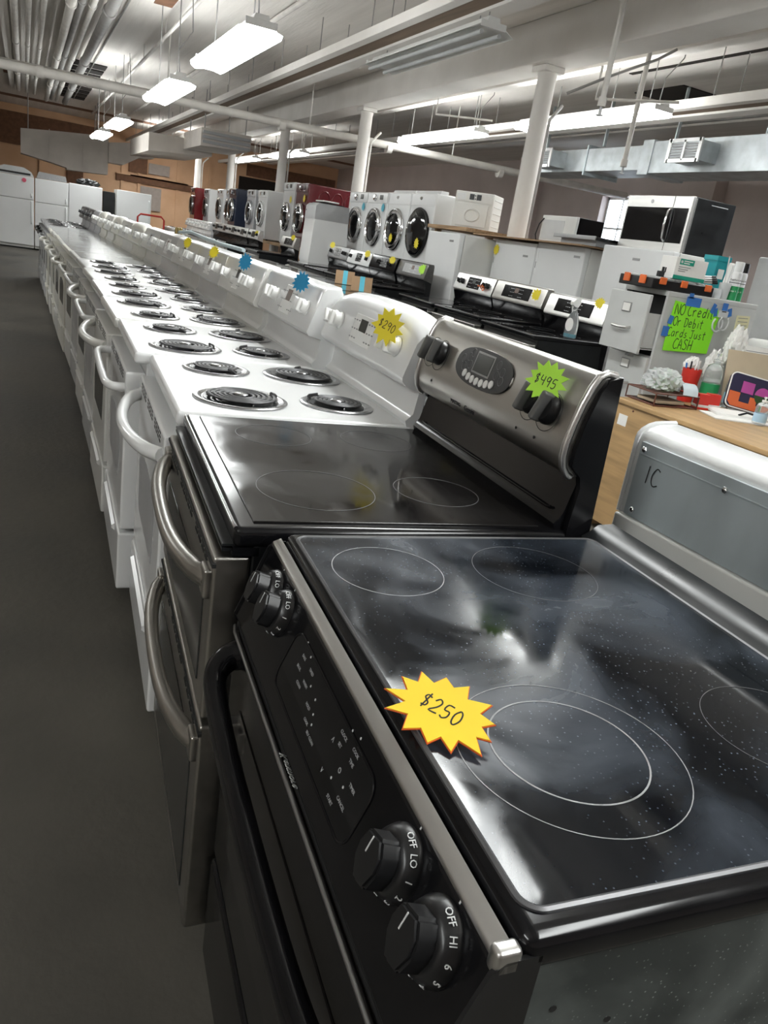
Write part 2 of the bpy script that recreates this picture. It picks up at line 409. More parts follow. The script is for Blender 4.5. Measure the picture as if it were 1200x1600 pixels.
# columns
for i, yy in enumerate((7.32, 12.25, 16.7, 21.4, 25.9)):
    t = thing('support_column', ['nearest white painted round column rising behind the white refrigerators', 'white round column rising behind the four white washers', 'white round column rising behind the dark red washer', 'white round column rising behind the blue washer', 'farthest white round column near the orange wall'][i], 'column', (4.6, yy, 0), group='round ceiling columns')
    G().lathe([(.12,0),(.12,.05),(.105,.07),(.095,3.2),(.10,3.22),(.10,3.25)], n=32).build('shaft', 'beampaint', t)
    G().box(-.12,-.13,3.25,.12,.13,3.309, bev=.01).build('cap', 'beampaint', t)
    G().tube([(.135,0,.2),(.135,0,2.7),(.15,.02,2.85),(.32,.1,3.02)], .018, 8).build('conduit', 'pipepaint' if i else 'pipegrey', t)

# pipes
def pipe(label, pts, r, m='pipepaint', n=12, cat='pipe', group='pipes under the ceiling'):
    return tag(G().tube(pts, r, n).build('ceiling_pipe', m), label, cat, group)
pm = thing('sprinkler_main', 'thick white sprinkler main crossing the room below the ceiling', 'pipe', (0,0,0), group='pipes under the ceiling')
G().cyl((X0, 12.6, 2.81), (10.3, 12.6, 2.93), .062, n=16).build('pipe', 'pipepaint', pm)
for x in (-.1, 3.35, 5.2, 7.4): G().cyl((x-.045, 12.6, 2.845), (x+.045, 12.6, 2.848), .08, n=14).build('coupling', 'pipepaint', pm)
for x in (1.6, 3.8, 6.4): G().cyl((x, 12.6, 2.9), (x, 12.6, ZC), .012, n=8).build('hanger_rod', 'pipepaint', pm)
pl = [(-.42, .05, 'pipepaint', 3.60), (-.24, .035, 'pipepaint', 3.58), (-.06, .035, 'pipepaint', 3.58), (.22, .055, 'pipepaint', 3.5), (.34, .045, 'pipegrey', 3.55), (.46, .04, 'pipepaint', 3.53), (.66, .07, 'pipegrey', 3.52)]
nm = ['white pipe at the left edge of the ceiling pipe bundle', 'second thin white pipe in the left ceiling bundle', 'third thin white pipe in the left ceiling bundle', 'thick white pipe in the middle of the left ceiling bundle', 'dark grey pipe in the middle of the left ceiling bundle', 'white pipe beside the dark insulated ceiling pipe', 'thick dark grey pipe at the right of the ceiling bundle']
for (x, r, m, z), l in zip(pl, nm):
    ye = 23.5
    p = thing('ceiling_pipe', l, 'pipe', (x, 0, z), group='pipes in the left ceiling bundle')
    G().cyl((0, Y0, 0), (0, ye, 0), r, n=12).build('pipe', m, p)
    for yy in (6.5, 11.2, 15.8, 20): G().cyl((0, yy-.05, 0), (0, yy+.05, 0), r*1.25, n=12).build('coupling', m, p)
tag(G().box(-.62, Y0, 3.62, -.5, 24, 3.72).box(-.62, Y0, 3.69, .12, 24, 3.715).build('ceiling_board', 'ceilpaint'), 'pale painted board running above the left ceiling pipes', 'board')
pipe('thin dark conduit running along the ceiling right of the pipe bundle', [(.89, Y0, 3.69), (.89, 24, 3.69)], .011, 'pipegrey', 6)
pb = thing('sprinkler_branch', 'slim white sprinkler branch hung on rods above the near strip light', 'pipe', (1.42,0,3.5), group='pipes under the ceiling')
G().cyl((0,2,0),(0,25,0),.024,n=10).build('pipe','pipepaint',pb)
for k in range(10): G().cyl((0,3+k*2.2,0),(0,3+k*2.2,.22),.008,n=6).build('hanger_rod','pipepaint',pb)
pipe('thin white conduit crossing the ceiling beyond the sprinkler main', [(X0,15.2,3.2),(2.9,15.2,3.24)], .018)
pipe('white pipe running along the ceiling left of the brown strip', [(2.35,0,3.6),(2.35,28,3.6)], .03)
pipe('thin pipe running lengthwise above the galvanized duct', [(7.2,2,3.35),(7.2,28,3.35)], .03, 'pipegrey')
pipe('white pipe running lengthwise between girder and right strip lights', [(5.15,2,3.62),(5.15,28,3.62)], .045)
for i, (x, y, zb, lb) in enumerate([(4.0,5.5,2.62,'long white sprinkler drop in front of the girder'), (5.25,6.6,2.40,'short white sprinkler drop above the large microwave'), (5.1,4.3,2.9,'sprinkler drop at the right edge of the picture')]):
    s = thing('sprinkler_drop', lb, 'sprinkler', (x, y, 0), group='sprinkler drops')
    G().cyl((0,0,zb+.1),(0,0,ZC),.024,n=10).build('pipe','pipepaint',s)
    G().lathe([(.034,zb+.06),(.034,zb+.13)],n=12).build('coupling','pipepaint',s)
    G().lathe([(.012,zb),(.012,zb+.06)],n=8).lathe([(.03,zb-.008),(.03,zb)],n=12).build('sprinkler_head','steel_dark',s)
pipe('bent grey conduit arching from the nearest column to the ceiling', [(4.66,7.0,3.05),(4.9,6.7,3.22),(5.2,6.4,3.40),(5.32,6.3,3.5)], .014, 'pipegrey', 8)
pipe('white conduit bracket hanging beside the nearest column', [(4.95,6.9,3.35),(4.95,6.9,3.05),(5.5,6.3,3.08)], .014, 'pipepaint', 8)
pipe('white conduit bracket hanging above the far right strip light', [(4.9,10.4,3.45),(4.9,10.4,3.15),(5.35,9.6,3.1)], .014, 'pipepaint', 8)

# strip lights
def fixture(x, y, z, L, label, lit=True, bare=False, wd=1., group='fluorescent strip lights'):
    t = thing('strip_light', label, 'light', (x, y, z), group=group)
    G().prism([(-.05,.085),(-.06,.05),(-.11*wd,.03),(-.11*wd,.006),(.11*wd,.006),(.11*wd,.03),(.06,.05),(.05,.085)], 'y', 0, L).build('housing', 'fixture', t)
    if lit and not bare:
        G().prism([(x_*wd, z_*(1 if wd > .7 else .6)) for x_, z_ in [(-.11,.005),(-.21,-.018),(-.20,-.05),(-.15,-.075),(-.05,-.06),(.05,-.06),(.15,-.075),(.20,-.05),(.21,-.018),(.11,.005)]], 'y', .008, L-.008).build('wraparound_lens', 'lampglow', t)
    else:
        for s in (-1, 1):
            G().prism([(s*.05,.045),(s*.20,-.03),(s*.205,-.03),(s*.06,.05)], 'y', .0, L).build('reflector', 'fixture', t)
            G().tube([(s*.085, .03, -.03), (s*.085, L-.03, -.03)], .019, 10).build('lamp_tube', 'lampglow' if lit else 'lampdead', t)
    for e in (0, L): G().box(-.12, e-.004, .0, .12, e+.004, .05, bev=.002).build('end_plate', 'fixture', t)
    for e in (.25, L-.25): G().cyl((0, e, .085), (0, e, ZC-z), .006, n=6).build('hanger_rod', 'pipegrey', t)
    G().tube([(0, .1, .08), (-.03, .05, .3), (.1, .0, .5), (.06, -.05, ZC-z)], .006, 6).build('supply_cord', 'pipegrey', t)
    return t
for y, l in [(1.35,'strip light above the near stoves out of view'), (6.05,'nearest lit strip light hanging over the stove row'), (9.45,'second lit strip light over the stove row'), (15.2,'third lit strip light over the stove row'), (18.9,'farthest lit strip light over the stove row')]:
    fixture(1.27, y, 2.7, 1.9, l, wd=.8)
for y, l in [(6.55,'lit strip light beyond the nearest column on the right'), (10.2,'lit strip light left of the nearest column'), (18.3,'lit strip light beyond the third column'), (22.6,'small distant strip light near the orange wall'), (1.6,'strip light on the right above the desk out of view')]:
    fixture(5.55, y, 3.03, 2.6, l, wd=.62)
for y, l in [(-2.2,'added fill strip light behind the camera out of view'), (-1.3,'strip light over the left aisle out of view'), (9.3,'second added fill light over the left aisle out of view')]:  # unseen fill lights added to brighten stove fronts, tags and camera-facing sides
    fixture(-2.6 if 'aisle' in l else 1.27, y, 2.7, 1.9, l)
fixture(3.05, 3.35, 3.12, 1.2, 'bare tube strip light under the brown ceiling strip out of view', bare=True)
fixture(3.7, 25.2, 3.1, 2.44, 'added strip light hidden behind the air handler to brighten the back wall')  # unseen light added to brighten the far orange wall
fixture(3.15, 6.0, 3.12, 2.44, 'unlit grey strip light under the brown ceiling strip', lit=False)

# galvanized duct with grilles, right
d = thing('air_duct', 'galvanized rectangular air duct with two grilles along the right side', 'duct', (0,0,0))
G().box(7.0, -1, 2.72, 7.6, 8.3, 3.1, bev=.006).build('duct_section', 'galv_dull', d)
G().box(7.0, 8.42, 2.76, 7.55, 11.2, 3.06, bev=.006).build('duct_section', 'galv_dull', d)
G().box(6.98, 8.26, 2.7, 7.62, 8.46, 3.12, bev=.01).build('duct_collar', 'galv_dull', d)
for yy in (6.1, 5.2, 9.6): G().box(6.985, yy, 2.71, 7.61, yy+.03, 3.11).build('seam', 'galv', d)
for yy in (7.15, 10.1):
    G().box(6.72, yy, 2.80, 7.0, yy+.5, 3.02, bev=.004).build('branch_box', 'galv_dull', d)
    gr = G().box(6.70, yy-.02, 2.78, 6.72, yy+.03, 3.04).box(6.70, yy+.47, 2.78, 6.72, yy+.52, 3.04).box(6.70, yy, 2.78, 6.72, yy+.5, 2.82).box(6.70, yy, 3.0, 6.72, yy+.5, 3.04).box(6.70, yy+.235, 2.8, 6.72, yy+.265, 3.02).build('grille_frame', 'white', d)
    for k in range(6): G().prism([(6.703,2.828+k*.029),(6.706,2.826+k*.029),(6.722,2.846+k*.029),(6.719,2.848+k*.029)], 'y', yy+.02, yy+.48).build('slat', 'grey_plastic', gr)
for yy in (5.0, 6.6, 8.0, 9.4, 10.8): G().box(7.08, yy, 3.1, 7.12, yy+.02, ZC).build('hanger_strap', 'galv', d)

# far ducts and heater
d = thing('air_duct', 'big pale sheet metal duct box above the distant refrigerators', 'duct', (0,0,0))
G().prism([(-.38,2.75),(-.38,2.15),(.35,2.05),(.75,1.98),(.75,1.93),(1.8,1.98),(1.8,2.95),(.6,2.85)], 'y', 24, 24.9).build('box', 'ductpaint', d)
G().prism([(1.8,2.3),(2.2,2.3),(2.6,2.55),(3.0,2.6),(3.0,3.0),(2.4,2.9),(1.8,2.8)], 'y', 23.9, 24.7).build('elbow', 'ductpaint', d)
for x in (-.2, 1.5):
    for y in (24.1, 24.8): G().cyl((x,y,2.7),(x,y,ZC),.012,n=6).build('hanger_rod','pipegrey',d)
for x in (.3, 1.15): G().box(x, 23.98, 2.05, x+.02, 24, 2.85).build('seam', 'ductpaint', d)
h = thing('unit_heater', 'white box air handler with louvred face hung below the ceiling', 'heater', (0,0,0))
G().prism([(2.95,2.66),(3.98,2.72),(3.98,3.02),(2.95,3.0)], 'y', 17, 19).build('casing', 'ductpaint', h)
G().prism([(2.2,2.5),(3.6,2.62),(3.6,2.9),(2.2,2.88)], 'y', 19, 22.5).build('plenum', 'ductpaint', h)
for k in range(3): G().box(2.98, 16.93, 2.72+k*.09, 3.95, 17.0, 2.77+k*.09).xf(Matrix.Identity(4)).build('louvre', 'grey_plastic', h)
for x in (3.05, 3.9):
    for y in (17.2, 18.8): G().cyl((x,y,3.0),(x,y,ZC),.012,n=6).build('hanger_rod','pipegrey',h)
t = tag(G().box(2.35,20.5,2.9,2.75,20.55,3.1).build('torn_wrap','galv'),'torn grey foil wrap on the far duct','foil')
bpy.data.objects.remove(t)

# ------------------------------------------------------------------ ranges
H = .914
def arcpts(c, r, a0, a1, n): return [(c[0]+r*math.cos(a0+(a1-a0)*i/n), c[1]+r*math.sin(a0+(a1-a0)*i/n)) for i in range(n+1)]
def loft(prof, ys, ks, zb):
    return G().rings([[(x, y, zb+(z-zb)*k if z > zb else z) for x, z in prof] for y, k in zip(ys, ks)])
CACHE = {}
def cached(key, fn):
    if key not in CACHE: CACHE[key] = fn()
    return CACHE[key]
def coil_mesh(R):
    turns = 5 if R > .09 else 4; P = []
    n = turns*26; r0 = .022
    for i in range(n+1):
        a = 2*PI*i/26; r = r0+(R-r0)*i/n; P.append((r*math.cos(a), r*math.sin(a), .013))
    g = G().tube(P, .0052, 8).xf(Matrix.Translation((0,0,.009)) @ Matrix.Diagonal((1,1,.5,1)) @ Matrix.Translation((0,0,-.013)))
    g.tube([P[-1], (R+.02, .012, .006), (R+.035, .012, -.01)], .005, 6)
    return g.mesh('coil', 'coil')
def coil_support(R):
    g = G()
    for k in range(3):
        n0 = g.n(); g.box(.01, -.0015, .001, R, .0015, .006); g.xf(Matrix.Rotation(2*PI*k/3+.4, 4, 'Z'), n0)
    g.lathe([(.02,.005),(.02,.012),(.016,.015),(.004,.015)], n=16); return g.mesh('coil_support', 'dripchrome')
def pan_mesh(R):
    return G().lathe([(R+.034,.0005),(R+.034,.003),(R+.028,.006),(R+.018,.0045),(R+.012,.001),(R*.9,-.006),(.02,-.006)], n=40).mesh('drip_pan', 'dripchrome')
def pan_well(R):
    return G().lathe([(R+.008,.0018),(R+.008,.0022),(.01,.0022)], n=32).mesh('pan_bowl', 'blackpaint')
def burners(t, D, W, big=.092, small=.070, z=H+.001, swap=False):
    for i, (x, y, R) in enumerate([(.165,.175,big),(.44,.185,small),(.165,.575,small),(.44,.565,big)]):
        if swap: R = small if R == big else big
        p = put(cached(('pan',R), lambda: pan_mesh(R)), 'drip_pan', t, (x, y, z))
        put(cached(('well',R), lambda: pan_well(R)), 'pan_bowl', p)
        c = put(cached(('coil',R), lambda: coil_mesh(R)), 'coil_burner', t, (x, y, z+.002)); c.rotation_euler = (0,0,[.3,2.2,-1.2,1.4][i])
        put(cached(('sup',R), lambda: coil_support(R)), 'coil_support', c)
def ringmark(t, x, y, R, z, m='ring_mark', w=.0016):
    return put(cached(('ring',R,m,w), lambda: G().lathe([(R,0),(R,.0004),(R+w,.0004),(R+w,0)], n=72, caps=False).mesh('burner_ring', m)), 'burner_ring', t, (x, y, z))
def knob_mesh(style):
    """knob along local z"""
    if style == 'white':
        return (G().lathe([(.027,0),(.027,.004),(.022,.008),(.021,.024),(.017,.028),(.002,.028)], n=24).mesh('knob','white_plastic'),
                G().box(-.0065,-.024,.008,.0065,.024,.040,bev=.005).mesh('grip','white_plastic'))
    if style == 'black':
        return (G().lathe([(.025,0),(.025,.004),(.02,.008),(.019,.024),(.002,.026)], n=24).mesh('knob','blackplastic'),
                G().box(-.006,-.022,.008,.006,.022,.036,bev=.004).mesh('grip','blackplastic'))
    if style == 'silver':
        return (G().lathe([(.031,0),(.031,.006),(.028,.014),(.025,.018),(.002,.018)], n=28).mesh('knob','blackplastic'),
                G().box(-.0085,-.031,.010,.0085,.031,.036,bev=.005).mesh('grip','knob_grey'))
KN = {}
def knob(t, o, ex, ey, style, rot=0., s=1.):
    if style not in KN: KN[style] = knob_mesh(style)
    M = frame(o, ex, ey) @ Matrix.Rotation(rot, 4, 'Z') @ Matrix.Scale(s, 4)
    k = put(KN[style][0], 'knob', t, M=M); put(KN[style][1], 'grip', k); return k
EX = (0,-1,0)
PROFS = {  # backguard profiles (x, z): face looks to -x
 'flat': [(.66,.90),(.585,.90),(.575,.925),(.592,.945),(.597,1.012),(.552,1.022),(.544,1.034),(.588,1.176),(.600,1.19),(.655,1.195),(.662,1.18)],
 'arch': [(.66,.90),(.585,.90),(.575,.925),(.595,.945),(.60,1.005),(.565,1.015),(.548,1.03),(.546,1.045),(.572,1.165),(.588,1.192),(.62,1.207),(.655,1.205),(.665,1.19)],
 'modern': [(.66,.90),(.595,.90),(.585,.925),(.592,1.02),(.56,1.03),(.555,1.045),(.59,1.185),(.60,1.195),(.655,1.195),(.66,1.18)]}
def build_range(label, loc, rz, body='white', top='coil', tm=None, guard='flat', gm=None, lower=None, knobs='white', layout=(.07,.14,.62,.69), disp=(.26,.5), dm='grey_light', lcd='lcd', handle='bar', hm=None, door=None, window=True, W=.757, D=.66, zt=0., drawer=True, vents=True, group='kitchen ranges', swap=False, zoff=0):
    t = thing('kitchen_range', label, 'stove', loc, rz, group)
    tm = tm or body; gm = gm or body; hm = hm or body; door = door or body; lower = lower or tm
    G().box(.02,.004,.05,D-.01,W-.004,H-.03,bev=.004).build('body', body, t)
    G().box(.05,.03,0,D-.05,W-.03,.05).build('base', 'dark', t)
    if top == 'coil':
        G().box(-.02,0,H-.04,D-.06,W,H,bev=.012,seg=3).build('cooktop', tm, t); burners(t, D, W, swap=swap)
    else:
        c = G().box(-.02,0,H-.036,D-.06,W,H,bev=.010,seg=3).build('cooktop', tm, t)
        G().box(.012,.022,H-.002,D-.09,W-.022,H+.0022,bev=.001).build('glass_top', top, c)
        for x, y, R in [(.165,.185,.105),(.44,.19,.075),(.165,.57,.078),(.44,.56,.1)]:
            ringmark(t, x, y, R, H+.0023, 'ring_faint' if top != 'glass_white' else 'grey_light')
    # oven door, handle, window, vents, drawer
    dr = G().box(-.045,.008,.29,.02,W-.008,.845,bev=.008).build('oven_door', door, t)
    if window:
        G().prism([(.16,.44),(W-.16,.44),(W-.13,.60),(W-.2,.64),(W/2,.655),(.2,.64),(.13,.60)], 'x', -.0465, -.044).build('window_pane', 'ovenglass' if door != 'white' else 'grey_plastic', dr)
    hz = .79
    if handle == 'bar':
        P = [(-.04,.03,hz),(-.075,.035,hz),(-.095,.07,hz),(-.102,.15,hz),(-.104,W/2,hz),(-.102,W-.15,hz),(-.095,W-.07,hz),(-.075,W-.035,hz),(-.04,W-.03,hz)]
        G().tube(*smooth_path(P, [.016,.015,.014,.013,.013,.013,.014,.015,.016], 3), 10).build('handle', hm, dr)
    elif handle == 'arch':
        P = [(-.045+-.075*math.sin(PI*i/14)**.6, .04+(W-.08)*i/14, hz-.008*math.sin(PI*i/14)) for i in range(15)]
        G().tube(P, [.02-.004*math.sin(PI*i/14) for i in range(15)], 10).build('handle', hm, dr)
    if vents:
        g = G()
        for k in range(14):
            y = .09+k*(W-.2)/13
            if k in (4, 9): continue
            for j in range(3): g.box(-.046, y, .808+j*.011, -.043, y+.026, .813+j*.011)
        g.build('vent_slots', 'dark', dr)['kind'] = 'stuff'
    if drawer:
        q = G().box(-.05,.008,.06,.02,W-.008,.275,bev=.008).build('drawer', door, t)
        G().prism([(-.051,.235),(-.062,.245),(-.062,.255),(-.051,.262)],'y',.14,W-.14).build('drawer_pull', door, q)
    else: G().box(.0,.01,.06,.02,W-.01,.285).build('kick_panel', 'dark', t)
    # backguard
    if guard:
        pr = PROFS[guard]
        if guard == 'arch':
            n = 18; ys = [W*i/n for i in range(n+1)]; ks = [.74+.26*(1-abs(2*i/n-1)**3.2)**.6 for i in range(n+1)]
        else: ys = [0,.006,.018,W-.018,W-.006,W]; ks = [.95,.985,1,1,.985,.95]
        up = [p for p in pr if p[1] >= 1.0]; xb = max(p[0] for p in pr)
        loft([(xb,1.0)]+[(p[0],p[1]) for p in pr if p[1] > 1.003], ys, ks, 1.03).build('backguard', gm, t)
        G().prism([(xb-.004,.60),(xb-.03,.60),(pr[1][0],.90),(pr[2][0],.925),(pr[3][0],.945),(pr[4][0]+.004,1.022),(xb-.004,1.022)], 'y', .003, W-.003).build('backsplash', lower, t)
        # face frame
        fa_, fb_ = {'flat': ((.544,1.034),(.588,1.176)), 'arch': ((.546,1.045),(.572,1.165)), 'modern': ((.555,1.045),(.59,1.185))}[guard]
        a = Vector((fa_[0],0,fa_[1])); b = Vector((fb_[0],0,fb_[1]))
        ey = (b-a).normalized(); nrm = Vector(EX).cross(ey)
        def on(y, f, off=.001): p = a.lerp(b, f); return Vector((p.x, y, p.z))+nrm*off
        if disp:
            y0, y1 = disp; L = (b-a).length
            M = frame(on((y0+y1)/2, .5, .0), EX, ey)
            pnl = put(G().box(-(y1-y0)/2,-L*.36,-.004,(y1-y0)/2,L*.36,.003,bev=.003).mesh('control_panel', dm), 'control_panel', t, M=M)
            put(G().box(-.03,-.005,.003,.03,L*.26,.0042,bev=.0005).mesh('display', lcd), 'display', pnl)
            mk = 'grey_mark' if dm in ('grey_light','white','white_plastic') else 'white_mark'
            def dots():
                g = G()
                for sx in (-1, 1):
                    for k in range(3):
                        for j in range(3): g.box(sx*(.045+k*.022)-.006, -L*.26+j*L*.22, .003, sx*(.045+k*.022)+.006, -L*.26+j*L*.22+.004, .0036)
                return g.mesh('button_marks', mk)
            put(cached(('dots', mk, round(L,3)), dots), 'button_marks', pnl)['kind'] = 'stuff'
        if knobs:
            for i, y in enumerate(layout): knob(t, on(y, .5, .0), EX, ey, knobs, [.2,-.35,.1,.5][i % 4])
        t['fx'] = 0
        t_on[label] = (t, on, ey)
    return t
t_on = {}
mat('glass_white', (.40,.41,.405), .15, var=.05, scale=20, coat=.3)
TH = .064
# ---- first row, from the third range on
row = [(1.515,.042,-.05,'arch'), (2.28,.035,-.03,'flatA'), (3.045,.045,-.01,'flatB'), (3.82,.06,0,'flatA'), (4.59,.07,.01,'flatB'), (5.36,.08,.02,'flatA'),
       (6.13,.07,.02,'glassA'), (6.90,.045,.02,'glassB'), (7.67,.03,.01,'glassA'), (8.44,.02,.0,'glassB'), (9.21,.005,0,'glassA'), (9.98,-.01,0,'glassB'), (10.75,-.02,0,'glassC'), (11.52,-.03,0,'dark'), (12.29,-.04,0,'dark'), (13.06,-.045,0,'dark')]
names = ['white coil range with arched backguard beside the stainless double oven range', 'white coil range with a blue tag, next beyond the arched backguard one', 'fifth range of the long row, white coils and a blue tag', 'sixth range of the long row, white coils and a yellow tag', 'seventh range of the long row, white coils and a yellow tag', 'last white coil range of the long row before the glass tops',
 'nearest white glass top range of the long row', 'second white glass top range of the long row', 'third white glass top range of the long row', 'fourth white glass top range of the long row', 'fifth white glass top range of the long row', 'sixth white glass top range of the long row', 'white glass top range with grey backguard before the black knobs', 'grey range with black knobs, third from the far end', 'grey range with black knobs, second from the far end', 'last grey range with black knobs at the far end of the row']
protos = {}
KW = dict(
 arch=dict(guard='arch', layout=(.10,.155,.60,.66), disp=(.29,.47), dm='white_plastic', handle='arch', zt=0),
 flatA=dict(guard='flat', layout=(.10,.16,.52,.58), disp=(.28,.42), dm='white_plastic', lcd='lcd_brown', handle='bar', body='white'),
 flatB=dict(guard='flat', layout=(.12,.18,.24,.62), disp=(.36,.46), dm='white_plastic', handle='arch', body='white_old', swap=True),
 glassA=dict(top='glass_white', guard='flat', body='white_old', layout=(.09,.15,.60,.66), disp=(.28,.46), dm='grey_light'),
 glassB=dict(top='glass_white', guard='arch', body='cream', layout=(.1,.16,.59,.65), disp=(.28,.46), dm='grey_light', handle='arch'),
 glassC=dict(top='glass_white', guard='flat', body='silver_paint', layout=(.2,.5), disp=None),
 dark=dict(top='coil', guard='flat', body='silver_paint', gm='steel_dark', tm='silver_paint', knobs='black', layout=(.09,.16,.59,.66), disp=(.26,.48), dm='blackgloss', handle='bar', hm='blackplastic', door='grey_plastic'))
GUARDS = {}
for (y, x, rz, k), l in zip(row, names):
    if k in protos:
        o = dup(protos[k], (x, y, 0), rz-(TH*.6 if k == 'arch' else 0), l); src = t_on[protos[k]['label']]; t_on[l] = (o, src[1], src[2])
    else:
        o = build_range(l, (x, y, 0), rz, group='ranges in the long row', **KW[k]); protos[k] = o

# ---- stainless double oven range (second of the row)
def rotloc(x, y): return (x*math.cos(TH)+y*math.sin(TH), -x*math.sin(TH)+y*math.cos(TH))
lx, ly = rotloc(-.05, .775)
D2 = thing('double_oven_range', 'stainless double oven range with black glass top and a green tag', 'stove', (lx, ly, 0), -TH, 'ranges in the long row')
W = .725
G().box(.02,.004,.05,.655,W-.004,H-.03,bev=.004).build('body','blackpaint',D2)
G().box(.05,.03,0,.6,W-.03,.05).build('base','dark',D2)
c = G().box(-.012,0,H-.036,.61,W,H,bev=.012,seg=3).build('cooktop_frame','blackgloss',D2)
G().box(.022,.026,H-.002,.555,W-.026,H+.003,bev=.0015).build('glass_top','glass_clean',c)
G().tube([(-.008,.012,H-.004),(-.010,.03,H-.002),(-.010,W-.03,H-.002),(-.006,W-.010,H-.004)],.004,8).build('edge_trim','chrome',c)
for x, y, R in [(.17,.56,.085),(.17,.19,.11),(.42,.2,.085),(.42,.56,.085)]: ringmark(D2, x, y, R, H+.0031, 'ring_faint', .0012)
for z0, z1, nm_ in ((.56,.862,'upper_oven_door'), (.09,.545,'lower_oven_door')):
    dr = G().box(-.04,.006,z0,.02,W-.006,z1,bev=.006).build(nm_,'steel',D2)
    G().box(-.0425,.07,z0+.04,-.039,W-.07,z1-.095,bev=.004).build('window_pane','ovenglass',dr)
    G().box(-.0425,.0,z1-.016,-.036,W-.0,z1-.01).build('trim_line','dark',dr)
    hz = z1-.052
    P = [(-.036-.048*(1-abs(2*i/16-1)**2.6)**.75, .035+(W-.07)*i/16, hz-.012*math.sin(PI*i/16)) for i in range(17)]
    hd = G().tube(P, [.019-.004*math.sin(PI*i/16) for i in range(17)], 12).build('handle','steel',dr)
    for y in (.035, W-.035): G().box(-.052,y-.022,hz-.026,-.036,y+.022,hz+.026,bev=.005).build('handle_mount','steel',hd)
    g = G()
    for k in range(15):
        if k in (4,10): continue
        y = .06+k*(W-.15)/14
        for j in range(2): g.box(-.0415,y,z1-.034+j*.011,-.0395,y+.028,z1-.029+j*.011)
    g.build('vent_slots','dark',dr)['kind'] = 'stuff'
for k in range(2): G().box(-.028,.01+.0,.872+k*.008,.0,W-.01,.876+k*.008).build('front_slat','blackpaint',D2)
G().box(-.012,.004,.865,.03,W-.004,.88).build('front_rail','blackgloss',D2)
# backguard: curved stainless face with black end caps
face = [(.637,1.204),(.617,1.207),(.603,1.200),(.592,1.180),(.581,1.150),(.572,1.115),(.566,1.08),(.565,1.055),(.570,1.035),(.580,1.022),(.590,1.017)]
full = face+[(.62,1.02),(.645,1.10)]
ysn = [.012,.016,.03,W-.03,W-.016,W-.012]
bg2 = G().rings([[(x+.0*0, y, z) for x, z in full] for y in ysn]).build('backguard','steel',D2)
G().tube([(x-.001, .016, z) for x, z in face], .0075, 8).build('face_rim','steel_light',bg2)
G().tube([(x-.001, W-.016, z) for x, z in face], .0075, 8).build('face_rim','steel_light',bg2)
cap = [(.662,.60),(.64,.60),(.60,.90),(.600,.93),(.606,1.0),(.600,1.02),(.578,1.04),(.578,1.07),(.586,1.12),(.602,1.175),(.615,1.198),(.64,1.205)]
for y in (0, W-.014): G().prism(cap, 'y', y, y+.014).build('end_cap','blackgloss',D2)
G().prism([(.655,.60),(.63,.60),(.585,.90),(.578,.925),(.592,.945),(.612,1.03),(.645,1.03)], 'y', .014, W-.014).build('backsplash','blackgloss',D2)
G().tube([(.588,.05,.946),(.586,.06,.944),(.586,W-.06,.944),(.588,W-.05,.946)], .003, 8).build('splash_bead','blackgloss',D2)
def on2(y, f, off=.0008):
    # f 0 at the lower edge of the face, 1 at the top
    pts = [Vector((x,0,z)) for x, z in face[::-1][2:-2]]; k = f*(len(pts)-1); i = min(int(k), len(pts)-2); p = pts[i].lerp(pts[i+1], k-i)
    e = (pts[i+1]-pts[i]).normalized(); nn = Vector(EX).cross(e); return Vector((p.x,y,p.z))+nn*off, e
for i, (y, f) in enumerate([(.100,.52),(.165,.54),(.612,.58),(.662,.58)]):
    p, e = on2(y, f, 0); knob(D2, p, EX, e, 'silver', [-.25,-.2,-.15,-.15][i], .95)
    put(cached('dial', lambda: G().torus((0,0,0), .037, .0007, n=36, k=4).mesh('dial_mark','ink')), 'dial_mark', D2, M=frame(p+Vector((-.0015,0,-.004)), EX, e))
p, e = on2(.39, .60, 0)
def oval(rx, ry, n=36): return [(rx*math.copysign(abs(math.cos(2*PI*i/n))**.8, math.cos(2*PI*i/n)), ry*math.copysign(abs(math.sin(2*PI*i/n))**.8, math.sin(2*PI*i/n))) for i in range(n)]
pn = put(G().prism(oval(.128,.043), 'z', -.006, .0035).mesh('display_panel','blackplastic'), 'display_panel', D2, M=frame(p, EX, e))
put(G().torus((0,0,.003),1,.02,n=40,k=6).xf(Matrix.Diagonal((.128,.043,.12,1))).mesh('panel_rim','steel_light'), 'panel_rim', pn)
put(G().box(-.043,-.014,.003,.038,.035,.0048,bev=.004).mesh('display','steel_dark'), 'display', pn)
put(G().box(-.039,-.010,.004,.034,.031,.0056,bev=.003).mesh('lcd_screen','lcd'), 'lcd_screen', pn)
for k in range(7):
    put(cached('btn', lambda: G().lathe([(.009,0),(.009,.0025),(.007,.0035),(.001,.0035)], n=16).mesh('button','white_plastic')), 'button', pn, loc=(-.068+k*.0215, -.022-.007*(1-((k-3)/3)**2), .003))
for x, y in [(-.098,.008),(-.073,.016),(-.06,.0),(-.085,-.008),(-.062,.027),(.062,.022),(.085,.010),(.064,.0),(.09,-.008)]:
    put(cached('btn2', lambda: G().torus((0,0,0),.0095,.0006,n=16,k=4).mesh('button_ring','grey_mark')), 'button_ring', pn, loc=(x, y, .0038))
p, e = on2(.475, .06); put(text_mesh('MAYTAG', .013, 'ink'), 'lettering', D2, M=frame(p, EX, e))
p, e = on2(.405, .06); put(text_mesh('Gemini', .018, 'ink', shear=.3), 'lettering', D2, M=frame(p, EX, e))
